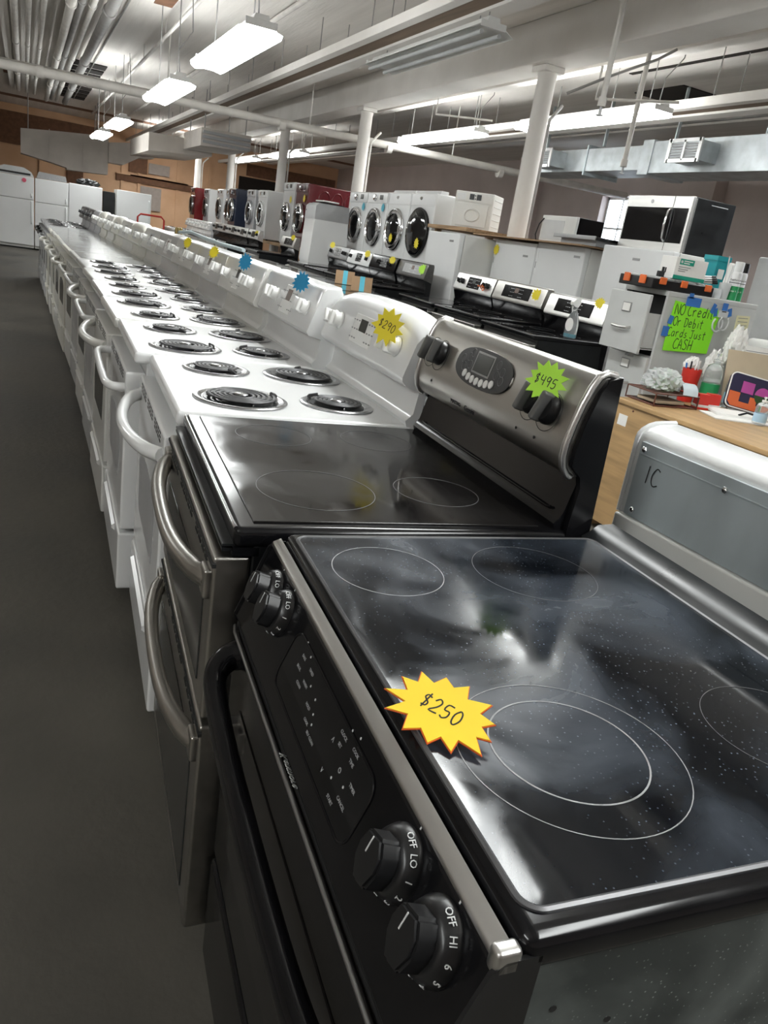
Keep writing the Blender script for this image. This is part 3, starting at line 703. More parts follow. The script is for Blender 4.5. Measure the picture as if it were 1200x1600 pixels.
for y, f in [(.19,.2),(.12,.2),(.62,.22)]:
    p, e = on2(y, f); put(cached('dot', lambda: G().lathe([(.003,0),(.003,.001)], n=10).mesh('indicator','ink')), 'indicator', D2, M=frame(p, EX, e))

# ---- black slide-in range (nearest)
S1 = thing('slide_in_range', 'black glass top slide-in range nearest the camera with front knobs', 'stove', (0,0,0), -TH, 'ranges in the long row')
W = .76; D = .635
G().box(.02,.006,.05,.62,W-.006,H-.02,bev=.003).build('body','side_stained',S1)
G().box(.05,.03,0,.58,W-.03,.05).build('base','dark',S1)
c = G().box(.013,0,H-.034,D-.012,W,H+.002,bev=.014,seg=4).build('cooktop_frame','blackgloss',S1)
def rrect(x0,y0,x1,y1,r,n=6):
    P = []
    for cx, cy, a in ((x1-r,y1-r,0),(x0+r,y1-r,PI/2),(x0+r,y0+r,PI),(x1-r,y0+r,1.5*PI)): P += arcpts((cx,cy), r, a, a+PI/2, n)
    return P
G().prism(rrect(.028,.026,D-.06,W-.026,.016), 'z', H-.002, H+.0035).build('glass_top','glass_dust_glare',c)
G().tube([(x,y,H+.0022) for x, y in rrect(.025,.023,D-.057,W-.023,.018)], .0032, 6, closed=True).build('glass_bezel','bezel',c)
G().prism([(D-.062,H),(D-.045,H+.010),(D-.03,H+.022),(D+.002,H+.024),(D+.006,H+.018),(D+.006,H-.03),(D-.062,H-.02)], 'y', .0, W).build('rear_lip','blackpaint',c)
for x, y, R, m, w_ in [(.172,.188,.117,'ring_mark',.0010),(.172,.193,.080,'ring_mark',.0018),(.133,.612,.082,'ring_mark',.0012),(.375,.600,.098,'ring_faint',.0008),(.45,.185,.085,'ring_faint',.0008)]: ringmark(S1, x, y, R, H+.0036, m, w_)
# trim strip, control panel
tr = G().prism([(-.004,.891),(-.007,.896),(-.005,.902),(.007,.907),(.010,.900),(.009,.891)], 'y', .012, W-.006).build('trim_strip','steel_light',S1)
G().box(-.009,.0,.886,.013,.014,.909,bev=.004).build('trim_end_cap','steel_light',tr)
pa, pb_ = Vector((-.006,0,.892)), Vector((-.050,0,.775)); pe = (pa-pb_).normalized(); pnn = Vector(EX).cross(pe)
pan = G().prism([(-.003,.896),(-.008,.890),(-.052,.776),(-.048,.768),(.02,.768),(.02,.896)], 'y', .004, W-.004).build('control_panel','blackgloss',S1)
for y in (0, W-.004): G().prism([(-.0,.90),(-.011,.892),(-.055,.776),(-.05,.764),(.03,.764),(.03,.90)], 'y', y, y+.004).build('panel_end_cap','blackplastic',pan)
def on1(y, f, off=.0006): return pb_.lerp(pa, f)+Vector((0,y,0))+pnn*off
def printed(parent, txt, y, f, size, m='white_mark', rot=0.):
    return put(text_mesh(txt, size, m, .0002), 'lettering', parent, M=frame(on1(y, f), EX, pe) @ Matrix.Rotation(rot,4,'Z'))
kn_skirt = G().lathe([(.034,0),(.034,.005),(.029,.015),(.023,.017),(.002,.017)], n=32).mesh('knob','blackplastic')
kn_grip = G().prism([(.0105,-.024),(.020,-.006),(.020,.008),(.012,.022),(-.012,.022),(-.020,.008),(-.020,-.006),(-.0105,-.024)], 'z', .014, .037)
bmesh.ops.bevel(kn_grip.bm, geom=kn_grip.bm.edges[:], offset=.003, segments=2, affect='EDGES')
kn_grip = kn_grip.mesh('grip','blackplastic')
nums = {}
for i, (y, seq) in enumerate([(.062,['OFF','HI','6','5','4','3','2','1','LO']), (.142,['OFF','LO','1','2','3','4','5','6','HI']), (.602,['OFF','LO','1','2','3','4','5','6','HI']), (.668,['OFF','LO','1','2','3','4','5','6','HI'])]):
    M = frame(on1(y, .70, 0), EX, pe)
    k = put(kn_skirt, 'knob', S1, M=M); gk = put(kn_grip, 'grip', k); gk.rotation_euler = (0,0,.25)
    put(cached('pointer', lambda: G().box(-.0008,.003,0,.0008,.019,.0006).mesh('pointer_line','white_mark')), 'pointer_line', k, loc=(-.004,0,.0373))
    put(cached('tick', lambda: G().box(-.0008,.037,0.0004,.0008,.047,.001).mesh('index_mark','white_mark')), 'index_mark', S1, M=M)
    for j, s in enumerate(seq):
        a = PI/2-.25-j*2*PI/11.5
        if s not in nums: nums[s] = text_mesh(s, .0088, 'white_mark', .0004)
        Mt = Matrix.Translation((.0322*math.cos(a), .0322*math.sin(a), .0103)) @ Matrix.Rotation(a-PI/2,4,'Z') @ Matrix.Rotation(-1.1,4,'X')
        put(nums[s], 'lettering', k, M=Mt)
printed(S1,'ELEMENT ON',.120,.22,.0050); printed(S1,'OVEN LIGHT',.036,.46,.0050)
for y in (.160,.083): printed(S1,'RIGHT',y,.085,.0046); printed(S1,'REAR' if y > .1 else 'FRONT',y,.045,.0046)
# touch pad
put(G().prism(rrect(-.155,-.040,.155,.040,.02), 'z', 0, .0018).mesh('touch_pad','blackglass'), 'touch_pad', pan, M=frame(on1(.375,.52,0),EX,pe))
put(G().tube([(x,y,.0018) for x, y in rrect(-.155,-.040,.155,.040,.02)], .0016, 6, closed=True).mesh('pad_rim','blackgloss'), 'pad_rim', pan, M=frame(on1(.375,.52,0),EX,pe))
for s, y, f, z in [('BAKE',.535,.72,.0065),('BROIL',.535,.60,.0065),('CLEAN',.515,.5,.0065),('TIMED',.50,.72,.0065),('WARM',.50,.58,.0065),('HOLD',.468,.50,.0065),('COOK',.455,.40,.006),('SELF CLEAN',.43,.36,.006),('^',.385,.60,.016),('v',.375,.36,.013),('CLOCK',.37,.75,.0068),('SET',.368,.66,.0068),('COOK',.335,.78,.0068),('TIME',.333,.69,.0068),('START',.335,.30,.0068),('CANCEL',.315,.40,.0068),('TIMER',.31,.58,.0068),('o',.345,.55,.016)]:
    put(text_mesh(s, z*.85, 'grey_plastic', .0002), 'lettering', pan, M=frame(on1(y-.055, f, .0022), EX, pe))
g = G()
for y, f in [(.545,.85),(.52,.80),(.485,.64),(.46,.62),(.448,.52),(.44,.45),(.36,.86),(.34,.90),(.352,.42),(.325,.50)]:
    n0 = g.n(); g.lathe([(.0016,0),(.0016,.0004)], n=8); g.xf(frame(on1(y-.055, f, .0020), EX, pe), n0)
put(g.mesh('indicator_dots','grey_light'), 'indicator_dots', pan)['kind'] = 'stuff'
# oven door
dr = G().box(-.052,.006,.30,.02,W-.006,.752,bev=.008).build('oven_door','blackgloss',S1)
G().box(-.048,.004,.752,-.02,W-.004,.7625).build('vent_gap','dark',S1)
G().tube([(-.052,.01,.757),(-.056,.03,.757),(-.056,W-.03,.757),(-.052,W-.01,.757)], .0035, 8).build('door_trim','steel_dark',dr)
G().box(-.054,.10,.40,-.051,W-.10,.66,bev=.004).build('window_pane','blackglass',dr)
P = [(-.045,.715,.725),(-.066,.712,.722),(-.085,.695,.712),(-.093,.66,.70),(-.096,.56,.69),(-.097,.38,.687),(-.096,.20,.69),(-.093,.10,.70),(-.085,.065,.712),(-.066,.048,.722),(-.045,.045,.725)]
G().tube(*smooth_path(P, [.026,.022,.019,.017,.016,.016,.016,.017,.019,.022,.026]), 14).build('handle','blackgloss',dr)
put(text_mesh('Kenmore', .016, 'white_mark'), 'lettering', S1, M=frame((-.0525,.385,.7665), EX, (-.05,0,.03)))
q = G().box(-.055,.006,.06,.02,W-.006,.285,bev=.008).build('drawer','blackgloss',S1)
g = G()
for x, z in [(.06,.83),(.10,.79),(.12,.80),(.30,.845),(.05,.76),(.42,.82)]: g.cyl((x,.0055,z),(x,.0062,z),.0035,n=8)
g.build('screw_holes','dark',S1)['kind'] = 'stuff'

# ---- white range turned away, galvanized back towards us
def away_range(label, loc, W=.757):
    t = thing('kitchen_range', label, 'stove', loc, 0, 'ranges turned away')
    # local: back at x=0, front to +x, near side y=0
    G().box(.02,.004,.05,.66,W-.004,.86,bev=.004).build('body','white',t)
    G().box(.04,.03,0,.6,W-.03,.05).build('base','dark',t)
    G().box(.04,0,.875,.70,W,H,bev=.012).build('cooktop','white',t)
    G().box(-.001,.012,.80,.022,W-.012,.868,bev=.004).build('back_rail','white_old',t)
    G().box(-.004,.006,.868,.03,W-.006,.928,bev=.005).build('hinge_rail','white_old',t)
    for z in (.815,.835): G().tube([(-.002,.03,z),(-.002,W-.03,z)],.004,6).build('rib','white_old',t)
    pts = [(.03,.90),(.012,.928),(.012,1.08)]+[(.062-.05*math.cos(a),1.08+.03*math.sin(a)) for a in [PI*k/10 for k in range(1,6)]]+[(.10,1.112),(.15,1.10),(.185,1.07),(.20,1.03),(.15,.93)]
    G().prism(pts, 'y', .0, W).build('backguard','white',t)
    G().tube([(x-.001,W-.002,z) for x, z in pts[1:9]], .006, 6).build('end_trim','white',t)
    pl = G().box(.005,.025,.93,.0125,W-.022,1.078).build('rear_panel','galv',t)
    G().tube([(.004,.03,1.055),(.004,W-.025,1.055)],.0018,6).build('crease','galv',pl)
    for y, z in [(W-.035,1.065),(W-.24,1.055),(W-.045,.945),(.05,1.065)]:
        G().lathe([(.0065,.0),(.0065,.003),(.004,.005),(.001,.005)], (0,0,0), n=6).xf(frame((.004,y,z),(0,-1,0),(0,0,1))).build('screw','chrome',pl)
    for y in (W-.065,.10):
        hb = G().box(-.012,y-.015,.835,-.001,y+.015,.885,bev=.003).build('bracket','steel_dark',t)
        G().cyl((-.008,y-.02,.885),(-.008,y+.02,.885),.008,n=10).build('bracket_curl','steel_dark',hb)
        G().lathe([(.006,0),(.006,.003),(.001,.003)],n=6).xf(frame((-.012,y,.85),(0,-1,0),(0,0,1))).build('screw','chrome',hb)
    for k in range(5): G().box(.0035,.06,1.035-k*.013,.005,.06+[.10,.17,.21,.19,.14][k],1.039-k*.013).build('stamped_text','galv_dull',pl)
    G().prism([(.10,.80),(.20,.80),(.17,.86),(.12,.865)],'x',-.004,-.001).xf(Matrix.Translation((0,.22,0))).build('cover_plate','grey_plastic',t)
    return t
AW = away_range('white range turned around showing its galvanized back panel', (.775, .063, 0))
put(handwrite([('IC', 0, 0, .035)], .035), 'lettering', AW, M=frame((.0035,.70,1.005),(0,-1,0),(0,0,1)))

# ---- second row of ranges
R2 = 'ranges in the second row'
S = dict(body='blackpaint', top='blackglass', tm='blackgloss', guard='modern', lower='blackgloss', door='steel', handle='bar', hm='steel', group=R2, vents=False)
build_range('stainless front range beside the filing cabinet with spray bottle on it', (2.99,4.30,0), 0, gm='steel_light', knobs=None, disp=(.17,.63), dm='blackgloss', **S)
build_range('stainless range with rounded backguard and yellow tag, second from the filing cabinet', (2.99,5.09,.02), .02, gm='steel', knobs=None, disp=(.2,.62), dm='blackgloss', lcd='lcd_brown', **S)
build_range('stainless range with black knobs and orange clips, third from the filing cabinet', (2.97,5.89,.02), -.03, gm='steel_light', knobs='black', layout=(.1,.17,.60,.67), disp=(.26,.5), dm='blackgloss', **S)
build_range('black range with bronze grey backguard and green tag beside the white mini refrigerator', (2.99,7.30,.03), -.02, gm='black_steel', knobs=None, disp=(.1,.6), dm='steel_dark', lcd='lcd_brown', **S)
build_range('black range with black control panel and yellow tag', (2.99,8.07,.03), 0, gm='blackgloss', knobs='black', layout=(.2,.5), disp=(.25,.45), dm='blackplastic', **S)
build_range('black range with white control panel and dark display', (2.99,8.84,.03), 0, gm='white', knobs='black', layout=(.12,.65), disp=(.3,.48), dm='blackgloss', **S)
build_range('black range with steel grey backguard beside the grey topped washer', (2.99,9.61,.04), 0, gm='steel_dark', knobs='black', layout=(.1,.17,.65), disp=(.3,.5), dm='black_steel', **S)
build_range('black range with stainless framed display below the dark red washer', (3.0,12.0,.04), 0, gm='steel', knobs=None, disp=(.1,.55), dm='blackgloss', **S)
pr = build_range('stainless range with black knobs below the white and silver washers, nearest of its run', (3.0,14.2,.04), 0, gm='steel_light', knobs='black', layout=(.1,.17,.60,.67), disp=(.26,.5), dm='blackgloss', **S)
for i, l in enumerate(['second', 'third', 'fourth', 'fifth']):
    dup(pr, (2.98,14.98+i*.78,.04), 0, l+' stainless range with black knobs below the washers')
for i in range(4):
    dup(protos['flatA'], (2.95,18.2+i*.78,.02), 0, ['nearest','second','third','farthest'][i]+' white range of the second row before the red washer', R2)
# ranges between the rows that carry the cardboard wrapped parts
p2 = build_range('black glass top range carrying two cardboard wrapped parts', (2.12,6.3,0), 0, **{**S, 'guard': None})
dup(p2, (2.12,5.5,0), 0, 'black glass top range between the rows with steel oven front')
dup(p2, (2.12,7.1,0), 0, 'black glass top range between the rows behind the cardboard parts')
dup(p2, (2.1,7.9,0), 0, 'black glass top range between the rows behind the white guards')
dup(p2, (2.1,8.7,0), 0, 'black glass top range between the rows, farther back')
dup(p2, (2.1,9.5,0), 0, 'black glass top range between the rows, farthest back')
dup(p2, (3.36,10.74,0), 0, 'black glass top range carrying the grey topped washer')

# ---- price tags
def tag_on(label, y, f, R, m, lb, txt=None, off=.05, tilt=0, seed=1):
    t, on, ey = t_on[label]
    M = t.matrix_basis @ (frame(on(y, f, off), EX, ey) @ Matrix.Rotation(.6,4,'Y') @ Matrix.Rotation(tilt,4,'Z'))
    return star(M, R, m, lb, txt, seed=seed)
bpy.context.view_layer.update()
for o in list(t_on.values()): pass
tag_on(names[0], .10, .85, .052, 'yellow', 'yellow star tag reading $290 on the arched white backguard', '$290', .045, -.15, 2)
tag_on(names[1], .13, 1.0, .040, 'blue_card', 'blue star tag on the fourth range of the row', None, .045, .2, 3)
tag_on(names[2], .2, 1.0, .042, 'blue_card', 'blue star tag on the fifth range of the row', None, .045, .1, 4)
tag_on(names[3], .14, .95, .036, 'yellow', 'yellow star tag on the sixth range of the row', None, .045, .1, 5)
tag_on(names[4], .18, .95, .036, 'yellow', 'yellow star tag on the seventh range of the row', None, .045, .3, 6)
N2 = list(t_on.keys())
tag_on(N2[[i for i, n in enumerate(N2) if 'rounded backguard' in n][0]], .10, .6, .055, 'yellow', 'yellow star tag on the rounded stainless backguard', None, .012, .2, 7)
tag_on([n for n in N2 if 'beside the filing' in n][0], .11, 1.0, .045, 'yellow', 'yellow star tag behind the spray bottle', None, .012, .2, 8)
tag_on([n for n in N2 if 'green tag beside' in n][0], .08, .6, .06, 'green_card', 'green star tag on the bronze grey backguard', None, .012, .1, 9)
tag_on([n for n in N2 if 'black control panel' in n][0], .08, .8, .05, 'yellow', 'yellow star tag on the black control panel', None, .03, .1, 10)
tag_on([n for n in N2 if 'white control panel' in n][0], .08, .9, .05, 'yellow', 'yellow star tag at the end of the white control panel', None, .03, .1, 11)
tag_on([n for n in N2 if 'steel grey backguard' in n][0], .6, 1.0, .05, 'yellow', 'yellow star tag beside the grey topped washer', None, .03, .1, 12)
tag_on([n for n in N2 if 'framed display' in n][0], .12, 1.0, .05, 'yellow', 'yellow star tag on the range below the dark red washer', None, .012, .1, 13)
tag_on([n for n in N2 if 'nearest of its run' in n][0], .12, .7, .05, 'yellow', 'yellow star tag on the stainless range below the washers', None, .012, .1, 14)
# green tag on the double oven
p, e = on2(.118, .72, .022)
star(D2.matrix_basis @ frame(p, EX, Vector((.25,0,1))) @ Matrix.Rotation(.5,4,'Y'), .044, 'green_card', 'green star tag reading $495 on the stainless double oven range', '$495', seed=21)
# $250 tag leaning on the glass of the nearest range
bpy.context.view_layer.update()
M = S1.matrix_basis @ frame((.052,.245,H+.022), (.62,-.78,-.12), (.72,.60,.35))
star(M, .043, 'yellow_card', 'orange edged yellow star tag reading $250 on the black glass', '$250', seed=31, edge='orange_edge', sx=1.4)

# ---- washers and dryers on the platform behind
for y0, y1, l in [(8.43,11.9,'under the four white washers'), (12.6,16.5,'under the dark red washer'), (16.82,21.2,'under the blue washer'), (21.55,24.2,'under the bright red washer')]:
    pf = thing('storage_platform', 'wooden platform '+l, 'platform', (4.12,y0,0), group='wooden platforms')
    G().box(0,0,1.0,.95,y1-y0,1.05).build('deck','woodboard',pf)
    for y in (.05,y1-y0-.14):
        for x in (.05,.85): G().box(x,y,0,x+.09,y+.09,1.0).build('leg','woodboard',pf)
def washer(label, y, body='white', ring='chrome', glass='blackglass', x=4.13, z=1.05, h=.96, W=.685, D=.76, door=.235, dz=.50, slant=False, cat='washer', rz=0, blackdoor=False, dark_front=None):
    t = thing('front_load_washer', label, cat, (x, y, z), rz, 'front loading washers and dryers')
    G().box(0,0,.02,D,W,h-(.0 if not slant else .0),bev=.018,seg=3).build('body',body,t)
    for yy in (.06,W-.06): G().lathe([(.02,0),(.02,.025)],(.08,yy,0),n=10).build('foot','dark',t)
    c = (0,W/2,dz)
    if slant: cp = G().prism([(-.005,h-.15),(.06,h+.035),(.16,h+.035),(.16,h-.15)],'y',.01,W-.01).build('control_panel',body,t); M = frame((-.005+.032,W/2,h-.055),EX,(.33,0,.94))
    else: cp = G().box(-.012,.01,h-.145,.02,W-.01,h-.012,bev=.008).build('control_panel',dark_front or body,t); M = frame((-.013,W/2,h-.078),EX,(0,0,1))
    put(cached('wknob', lambda: G().lathe([(.045,0),(.045,.008),(.036,.012),(.034,.028),(.001,.03)],n=24).mesh('dial','chrome')),'dial',cp,M=M @ Matrix.Translation((-.06,0,0)))
    put(cached('wlcd', lambda: G().box(-.055,-.032,0,.055,.032,.004,bev=.002).mesh('display','lcd')),'display',cp,M=M @ Matrix.Translation((.14,.01,0)))
    put(cached('wbtn', lambda: G().box(-.05,-.008,0,.05,.008,.003,bev=.002).mesh('button_row','grey_light')),'button_row',cp,M=M @ Matrix.Translation((.14,-.045,0)))
    if not slant: G().box(-.014,W-.22,h-.135,-.008,W-.03,h-.03,bev=.003).build('detergent_drawer',body,t)
    if blackdoor:
        d = G().lathe([(door*1.12,-.0),(door*1.12,-.03),(door*1.06,-.055),(door*.6,-.075),(.01,-.08)],c,'x',40).build('door',glass,t)
        G().torus(c,door*1.12,.012,Matrix.Translation((-.03,0,0)) @ Matrix.Rotation(PI/2,4,'Y'),n=40).build('door_ring','blackplastic',d)
    else:
        d = G().lathe([(door*1.05,0),(door*1.08,-.02),(door*1.0,-.05),(door*.86,-.06),(door*.80,-.05),(door*.8,0)],c,'x',40,caps=False).build('door',ring,t)
        G().lathe([(door*.82,-.035),(door*.7,-.055),(door*.45,-.075),(.01,-.08)],c,'x',36).build('door_glass',glass,d)
        G().torus(c,door*1.02,.010,Matrix.Translation((-.045,0,0)) @ Matrix.Rotation(PI/2,4,'Y'),n=40).build('door_ring','chrome',d)
        G().box(-.075,-.012+c[1]-door*.93,c[2]-.05,-.05,c[1]-door*.93+.012,c[2]+.05,bev=.008).build('door_handle',ring,d)
    return t
WZ = [('white washer with big black oval door, nearest of the four white washers', 8.45, dict(blackdoor=True, slant=True, door=.25)),
 ('white washer with slanted panel and yellow tag on its chrome door', 9.15, dict(slant=True, door=.245)),
 ('white washer with chrome door and light blue tag, third of the four', 9.86, {}),
 ('white washer with chrome door and light blue tag, farthest of the four', 10.57, {}),
 ('dark red washer with chrome door behind the grey topped washer', 13.3, dict(body='darkred_paint', D=1.0, h=1.08)),
 ('white washer with black oblong door beside the dark red one', 14.1, dict(h=1.1)),
 ('white dryer with pale round door beside the black door washer', 15.9, dict(ring='white_plastic', D=.9)),
 ('silver dryer with light grey door standing open', 16.84, dict(body='silver_paint', ring='silver_paint')),
 ('dark blue washer in the distant row', 18.0, dict(body='blue_paint', x=4.0)),
 ('silver fronted washer between the blue and white washers', 18.9, dict(body='silver_paint')),
 ('white washer left of the silver fronted one in the distance', 19.9, {}),
 ('white washer beside the bright red one in the distance', 21.58, {}),
 ('bright red washer near the orange back wall', 22.4, dict(body='red_paint', x=3.92))]
WO = [washer(l, y, **k) for l, y, k in WZ]
def front_tag(y, z, m, R, lb, x=4.03, seed=40): star(frame((x,y,z),EX,(0,0,1)), R, m, lb, seed=seed)
front_tag(8.60,1.42,'yellow',.07,'yellow star tag on the black washer door')
front_tag(9.40,1.44,'yellow',.06,'yellow star tag on the chrome washer door',4.035)
front_tag(9.97,1.81,'cyan_card',.06,'light blue star tag on the third white washer',4.115)
front_tag(10.68,1.81,'cyan_card',.06,'light blue star tag on the farthest of the four white washers',4.115)
front_tag(13.45,1.88,'yellow',.07,'yellow round tag on the dark red washer',4.115)
front_tag(14.25,1.85,'yellow',.07,'yellow round tag on the white washer beside the dark red one',4.115)
# pressed panels on the side of the red washer
for k in range(3): G().torus((.30+k*.24,-.001,.86),.10,.012,Matrix.Rotation(PI/2,4,'X') @ Matrix.Diagonal((1,1.3,1,1)),n=28).build('pressed_oval','darkred_paint',WO[4])
# compact dryer, turned
pf = thing('storage_platform','small tall wooden stand under the compact dryer','platform',(4.05,7.46,0),group='wooden platforms')
G().box(0,0,1.62,.9,.95,1.66).build('deck','woodboard',pf)
for x, y in ((.46,.0),(.83,.0),(.1,.88),(.83,.88)): G().box(x,y,0,x+.06,y+.06,1.62).build('leg','woodboard',pf)
t = thing('compact_dryer','compact white dryer with embossed door beside the nearest column','dryer',(4.5,7.75,1.661),.72)
G().box(0,0,0,.36,.47,.40,bev=.012).build('body','white_old',t)
for k in range(5): G().tube([(.05,-.001,.06+k*.07),(.33,-.001,.06+k*.07)],.004,6).build('side_rib','white_old',t)
dd = G().box(-.012,.05,.03,.0,.42,.275,bev=.005).build('door','white_old',t)
G().torus((-.012,.235,.15),.085,.013,Matrix.Rotation(PI/2,4,'Y') @ Matrix.Diagonal((.75,1,1,1)),n=30).build('embossed_ring','white_old',dd)
cp = G().box(-.01,.01,.29,.0,.46,.392,bev=.004).build('control_panel','white_old',t)
for y0 in (.15,.235): G().box(-.014,y0,.315,-.009,y0+.055,.375).build('dark_dial','blackplastic',cp)
G().box(-.013,.34,.305,-.009,.44,.375,bev=.002).build('drawer_front','white',cp)
for k in range(2): G().lathe([(.007,0),(.007,.01)],n=10).xf(frame((-.01,.22,.325+k*.035),EX,(0,0,1))).build('small_dial','blackplastic',cp)
# grey topped washer standing on the cooktops
t = thing('portable_washer','white top loading washer with grey top standing beside the dark red washer','washer',(3.42,10.80,.918),-.08)
G().prism([(0.02,0),(.0,.05),(.03,.62),(.53,.62),(.56,.05),(.54,0)],'y',0,.60).build('body','white',t)
tp = G().prism([(.025,.62),(.03,.80),(.07,.84),(.52,.84),(.535,.62)],'y',-.003,.603).build('top','grey_plastic',t)
G().box(.1,.05,.84,.46,.55,.855,bev=.006).build('lid','blackplastic',tp)
G().lathe([(.012,0),(.012,.004)],n=10).xf(frame((.027,.55,.74),EX,(0,0,1))).build('button','dark',tp)
tag(G().box(3.6,10.95,1.787,3.85,11.3,1.81,bev=.01).build('folded_cloth','offwhite'),'folded white cloth lying on the grey washer top','cloth')

# ---- refrigerators, right
def fridge(label, x, y, W, D, h, m='white', rz=0, badge=(.2,.1), handle='recess', split=None, group='white refrigerators', cat='refrigerator', z=0):
    t = thing('refrigerator', label, cat, (x,y,z), rz, group)
    G().box(.05,.0,.03,D,W,h-.005,bev=.006).build('cabinet',m if m != 'white' else 'white_old',t)
    G().box(.06,.03,0,D-.02,W-.03,.03).build('base','dark',t)
    zs = [(.09,h)] if not split else [(.09,split-.004),(split+.004,h)]
    for i, (a, b) in enumerate(zs):
        d = G().box(-.015,.0,a,.048,W,b,bev=.012,seg=3).build('door',m,t)
        if handle == 'recess' and i == len(zs)-1:
            hd = G().box(-.019,W-.05,b-.30,-.012,W-.015,b-.06,bev=.004).build('handle',m,d); G().box(-.0205,W-.038,b-.24,-.018,W-.028,b-.18,bev=.002).build('lock','grey_mark',hd)
        elif handle == 'bar':
            z0, z1 = (a+.05,b-.35) if i == 1 else (b-.5, b-.03)
            if len(zs) == 1: z0, z1 = b-.95, b-.15
            y = .05
            G().tube([(-.015,y,z0),(-.05,y,z0+.03),(-.055,y,(z0+z1)/2),(-.05,y,z1-.03),(-.015,y,z1)],.014,8).build('handle',m,d)
        if badge and i == len(zs)-1: G().box(-.0175,badge[0],b-badge[1]-.02,-.0145,badge[0]+.09,b-badge[1],bev=.001).build('badge','steel_dark',d)
    return t
fridge('small white refrigerator left of the nearest column', 3.85,7.19,.74,.60,1.575, badge=(.12,.07), handle=None)
fridge('white upright freezer with lock, yellow tag and cardboard on top', 4.28,6.39,.78,.70,1.585, badge=(.12,.12))
fridge('white upright freezer with oval badge, right of the locked one', 4.28,5.62,.76,.72,1.60, badge=(.06,.08))
fridge('white refrigerator below the large stainless microwave', 4.25,4.50,.85,.75,1.64, handle='bar', badge=(.36,.08))
fridge('grey white refrigerator at the right edge behind the spray cans', 5.15,3.7,.8,.7,1.72, m='grey_light', handle=None, badge=None)
star(frame((4.262,7.12,1.48),EX,(0,0,1)), .06, 'yellow', 'yellow star tag on the white upright freezer', seed=41)
tag(G().box(4.12,5.5,1.602,4.95,7.42,1.614).build('cardboard_sheet','cardboard'),'brown cardboard sheet lying across the white freezers','cardboard')
# small microwave on the freezers
def microwave(label, loc, rz, W, Hh, D, front, side, big):
    t = thing('microwave_oven', label, 'microwave', loc, rz)
    G().box(.03,0,0,D,W,Hh,bev=.006).build('case',side,t)
    f = G().box(0,0,0,.03,W,Hh,bev=.004).build('front',front,t)
    return t, f
t, f = microwave('white countertop microwave with black top on the freezers',(4.42,6.05,1.616),.06,.52,.25,.34,'white_old','blackgloss',False)
G().box(-.003,.17,.03,.001,.50,.21,bev=.003).build('door_window','grey_light',f)
G().tube([(-.005,.49,.22),(-.03,.52,.16),(-.03,.55,.06),(.0,.56,.005)],.006,6).build('power_cord','blackplastic',t)
t = thing('glass_panel','flat black oven panel with steel edge lying on cardboard','panel',(4.2,5.43,1.616))
G().box(.0,.0,.05,.5,.62,.075,bev=.004).build('panel','blackgloss',t); G().box(-.012,.0,.045,.0,.62,.08,bev=.003).build('edge_trim','steel_dark',t); G().box(.05,.05,0,.45,.57,.05).build('frame','grey_plastic',t)
# over the range microwave
t, f = microwave('large stainless over the range microwave with black door and dark side',(4.40,4.62,1.64),0,.76,.425,.46,'steel_light','blackpaint',True)
G().box(-.006,.20,.07,.0,.735,.335,bev=.003).build('door_glass','blackglass',f)
G().box(-.006,.025,.07,.0,.19,.335,bev=.003).build('keypad','blackgloss',f)
G().box(-.002,.198,.002,.001,.201,.423).build('door_gap','dark',f)
G().tube([(-.006,.205,.08),(-.03,.207,.10),(-.04,.208,.20),(-.03,.207,.31),(-.006,.205,.33)],.011,10).build('handle','chrome',f)
G().lathe([(.016,0),(.016,.002)],n=20).xf(frame((-.001,.45,.38),EX,(0,0,1))).build('emblem','steel_dark',f)
for k in range(3): G().box(.028+k*.006,-.0015,.01,.031+k*.006,.001,.415).build('side_trim','steel_light',t)
G().box(.20,-.001,.385,.38,.0,.39).build('side_slot','grey_light',t)

# ---- filing cabinet and what stands on it
fc = thing('filing_cabinet','grey steel filing cabinet with the top drawer pulled open','cabinet',(3.2,3.36,0))
FW, FD, FH = .39, .76, 1.352
g = G().box(.02,0,0,FD,.012,FH-.03).box(.02,FW-.012,0,FD,FW,FH-.03).box(FD-.01,.012,0,FD,FW-.012,FH-.03).box(.0,-.001,FH-.03,FD+.001,FW+.001,FH,bev=.003).box(.02,.012,0,FD-.01,FW-.012,.06)
for z in (.33,.64,.945): g.box(.02,.012,z-.008,FD-.01,FW-.012,z+.008)
g.box(0,0,.0,.02,.018,FH-.03).box(0,FW-.018,0,.02,FW,FH-.03); g.build('case','filegrey',fc)
G().box(.05,.012,.06,.06,FW-.012,FH-.03).build('inner_back','dark',fc)
for i in range(4):
    z0, z1 = .03+i*.31, .03+i*.31+.295; xo = -.11 if i == 3 else -.012
    if i == 3: z0, z1 = .96, 1.315
    d = thing('x','x','x'); bpy.data.objects.remove(d)
    d = G().box(xo-.012,.015,z0,xo+.012,FW-.015,z1,bev=.005).build('drawer','filegrey',fc)
    if i == 3: G().box(xo+.012,.03,z0+.04,.4,.036,z0+.25).box(xo+.012,FW-.036,z0+.04,.4,FW-.03,z0+.25).box(xo+.012,.03,z0+.03,.4,FW-.03,z0+.036).build('drawer_tray','filegrey',d)
    zc = (z0+z1)/2
    fr_ = G().box(xo-.017,FW/2-.04,zc+.055,xo-.011,FW/2+.04,zc+.115,bev=.003).build('label_holder','steel_dark',d)
    G().box(xo-.0185,FW/2-.032,zc+.062,xo-.0165,FW/2+.032,zc+.108).build('label_card','paper',fr_)
    G().tube([(xo-.012,FW/2-.07,zc-.03),(xo-.04,FW/2-.065,zc-.035),(xo-.045,FW/2,zc-.038),(xo-.04,FW/2+.065,zc-.035),(xo-.012,FW/2+.07,zc-.03)],.009,8).build('handle','steel_light',d)
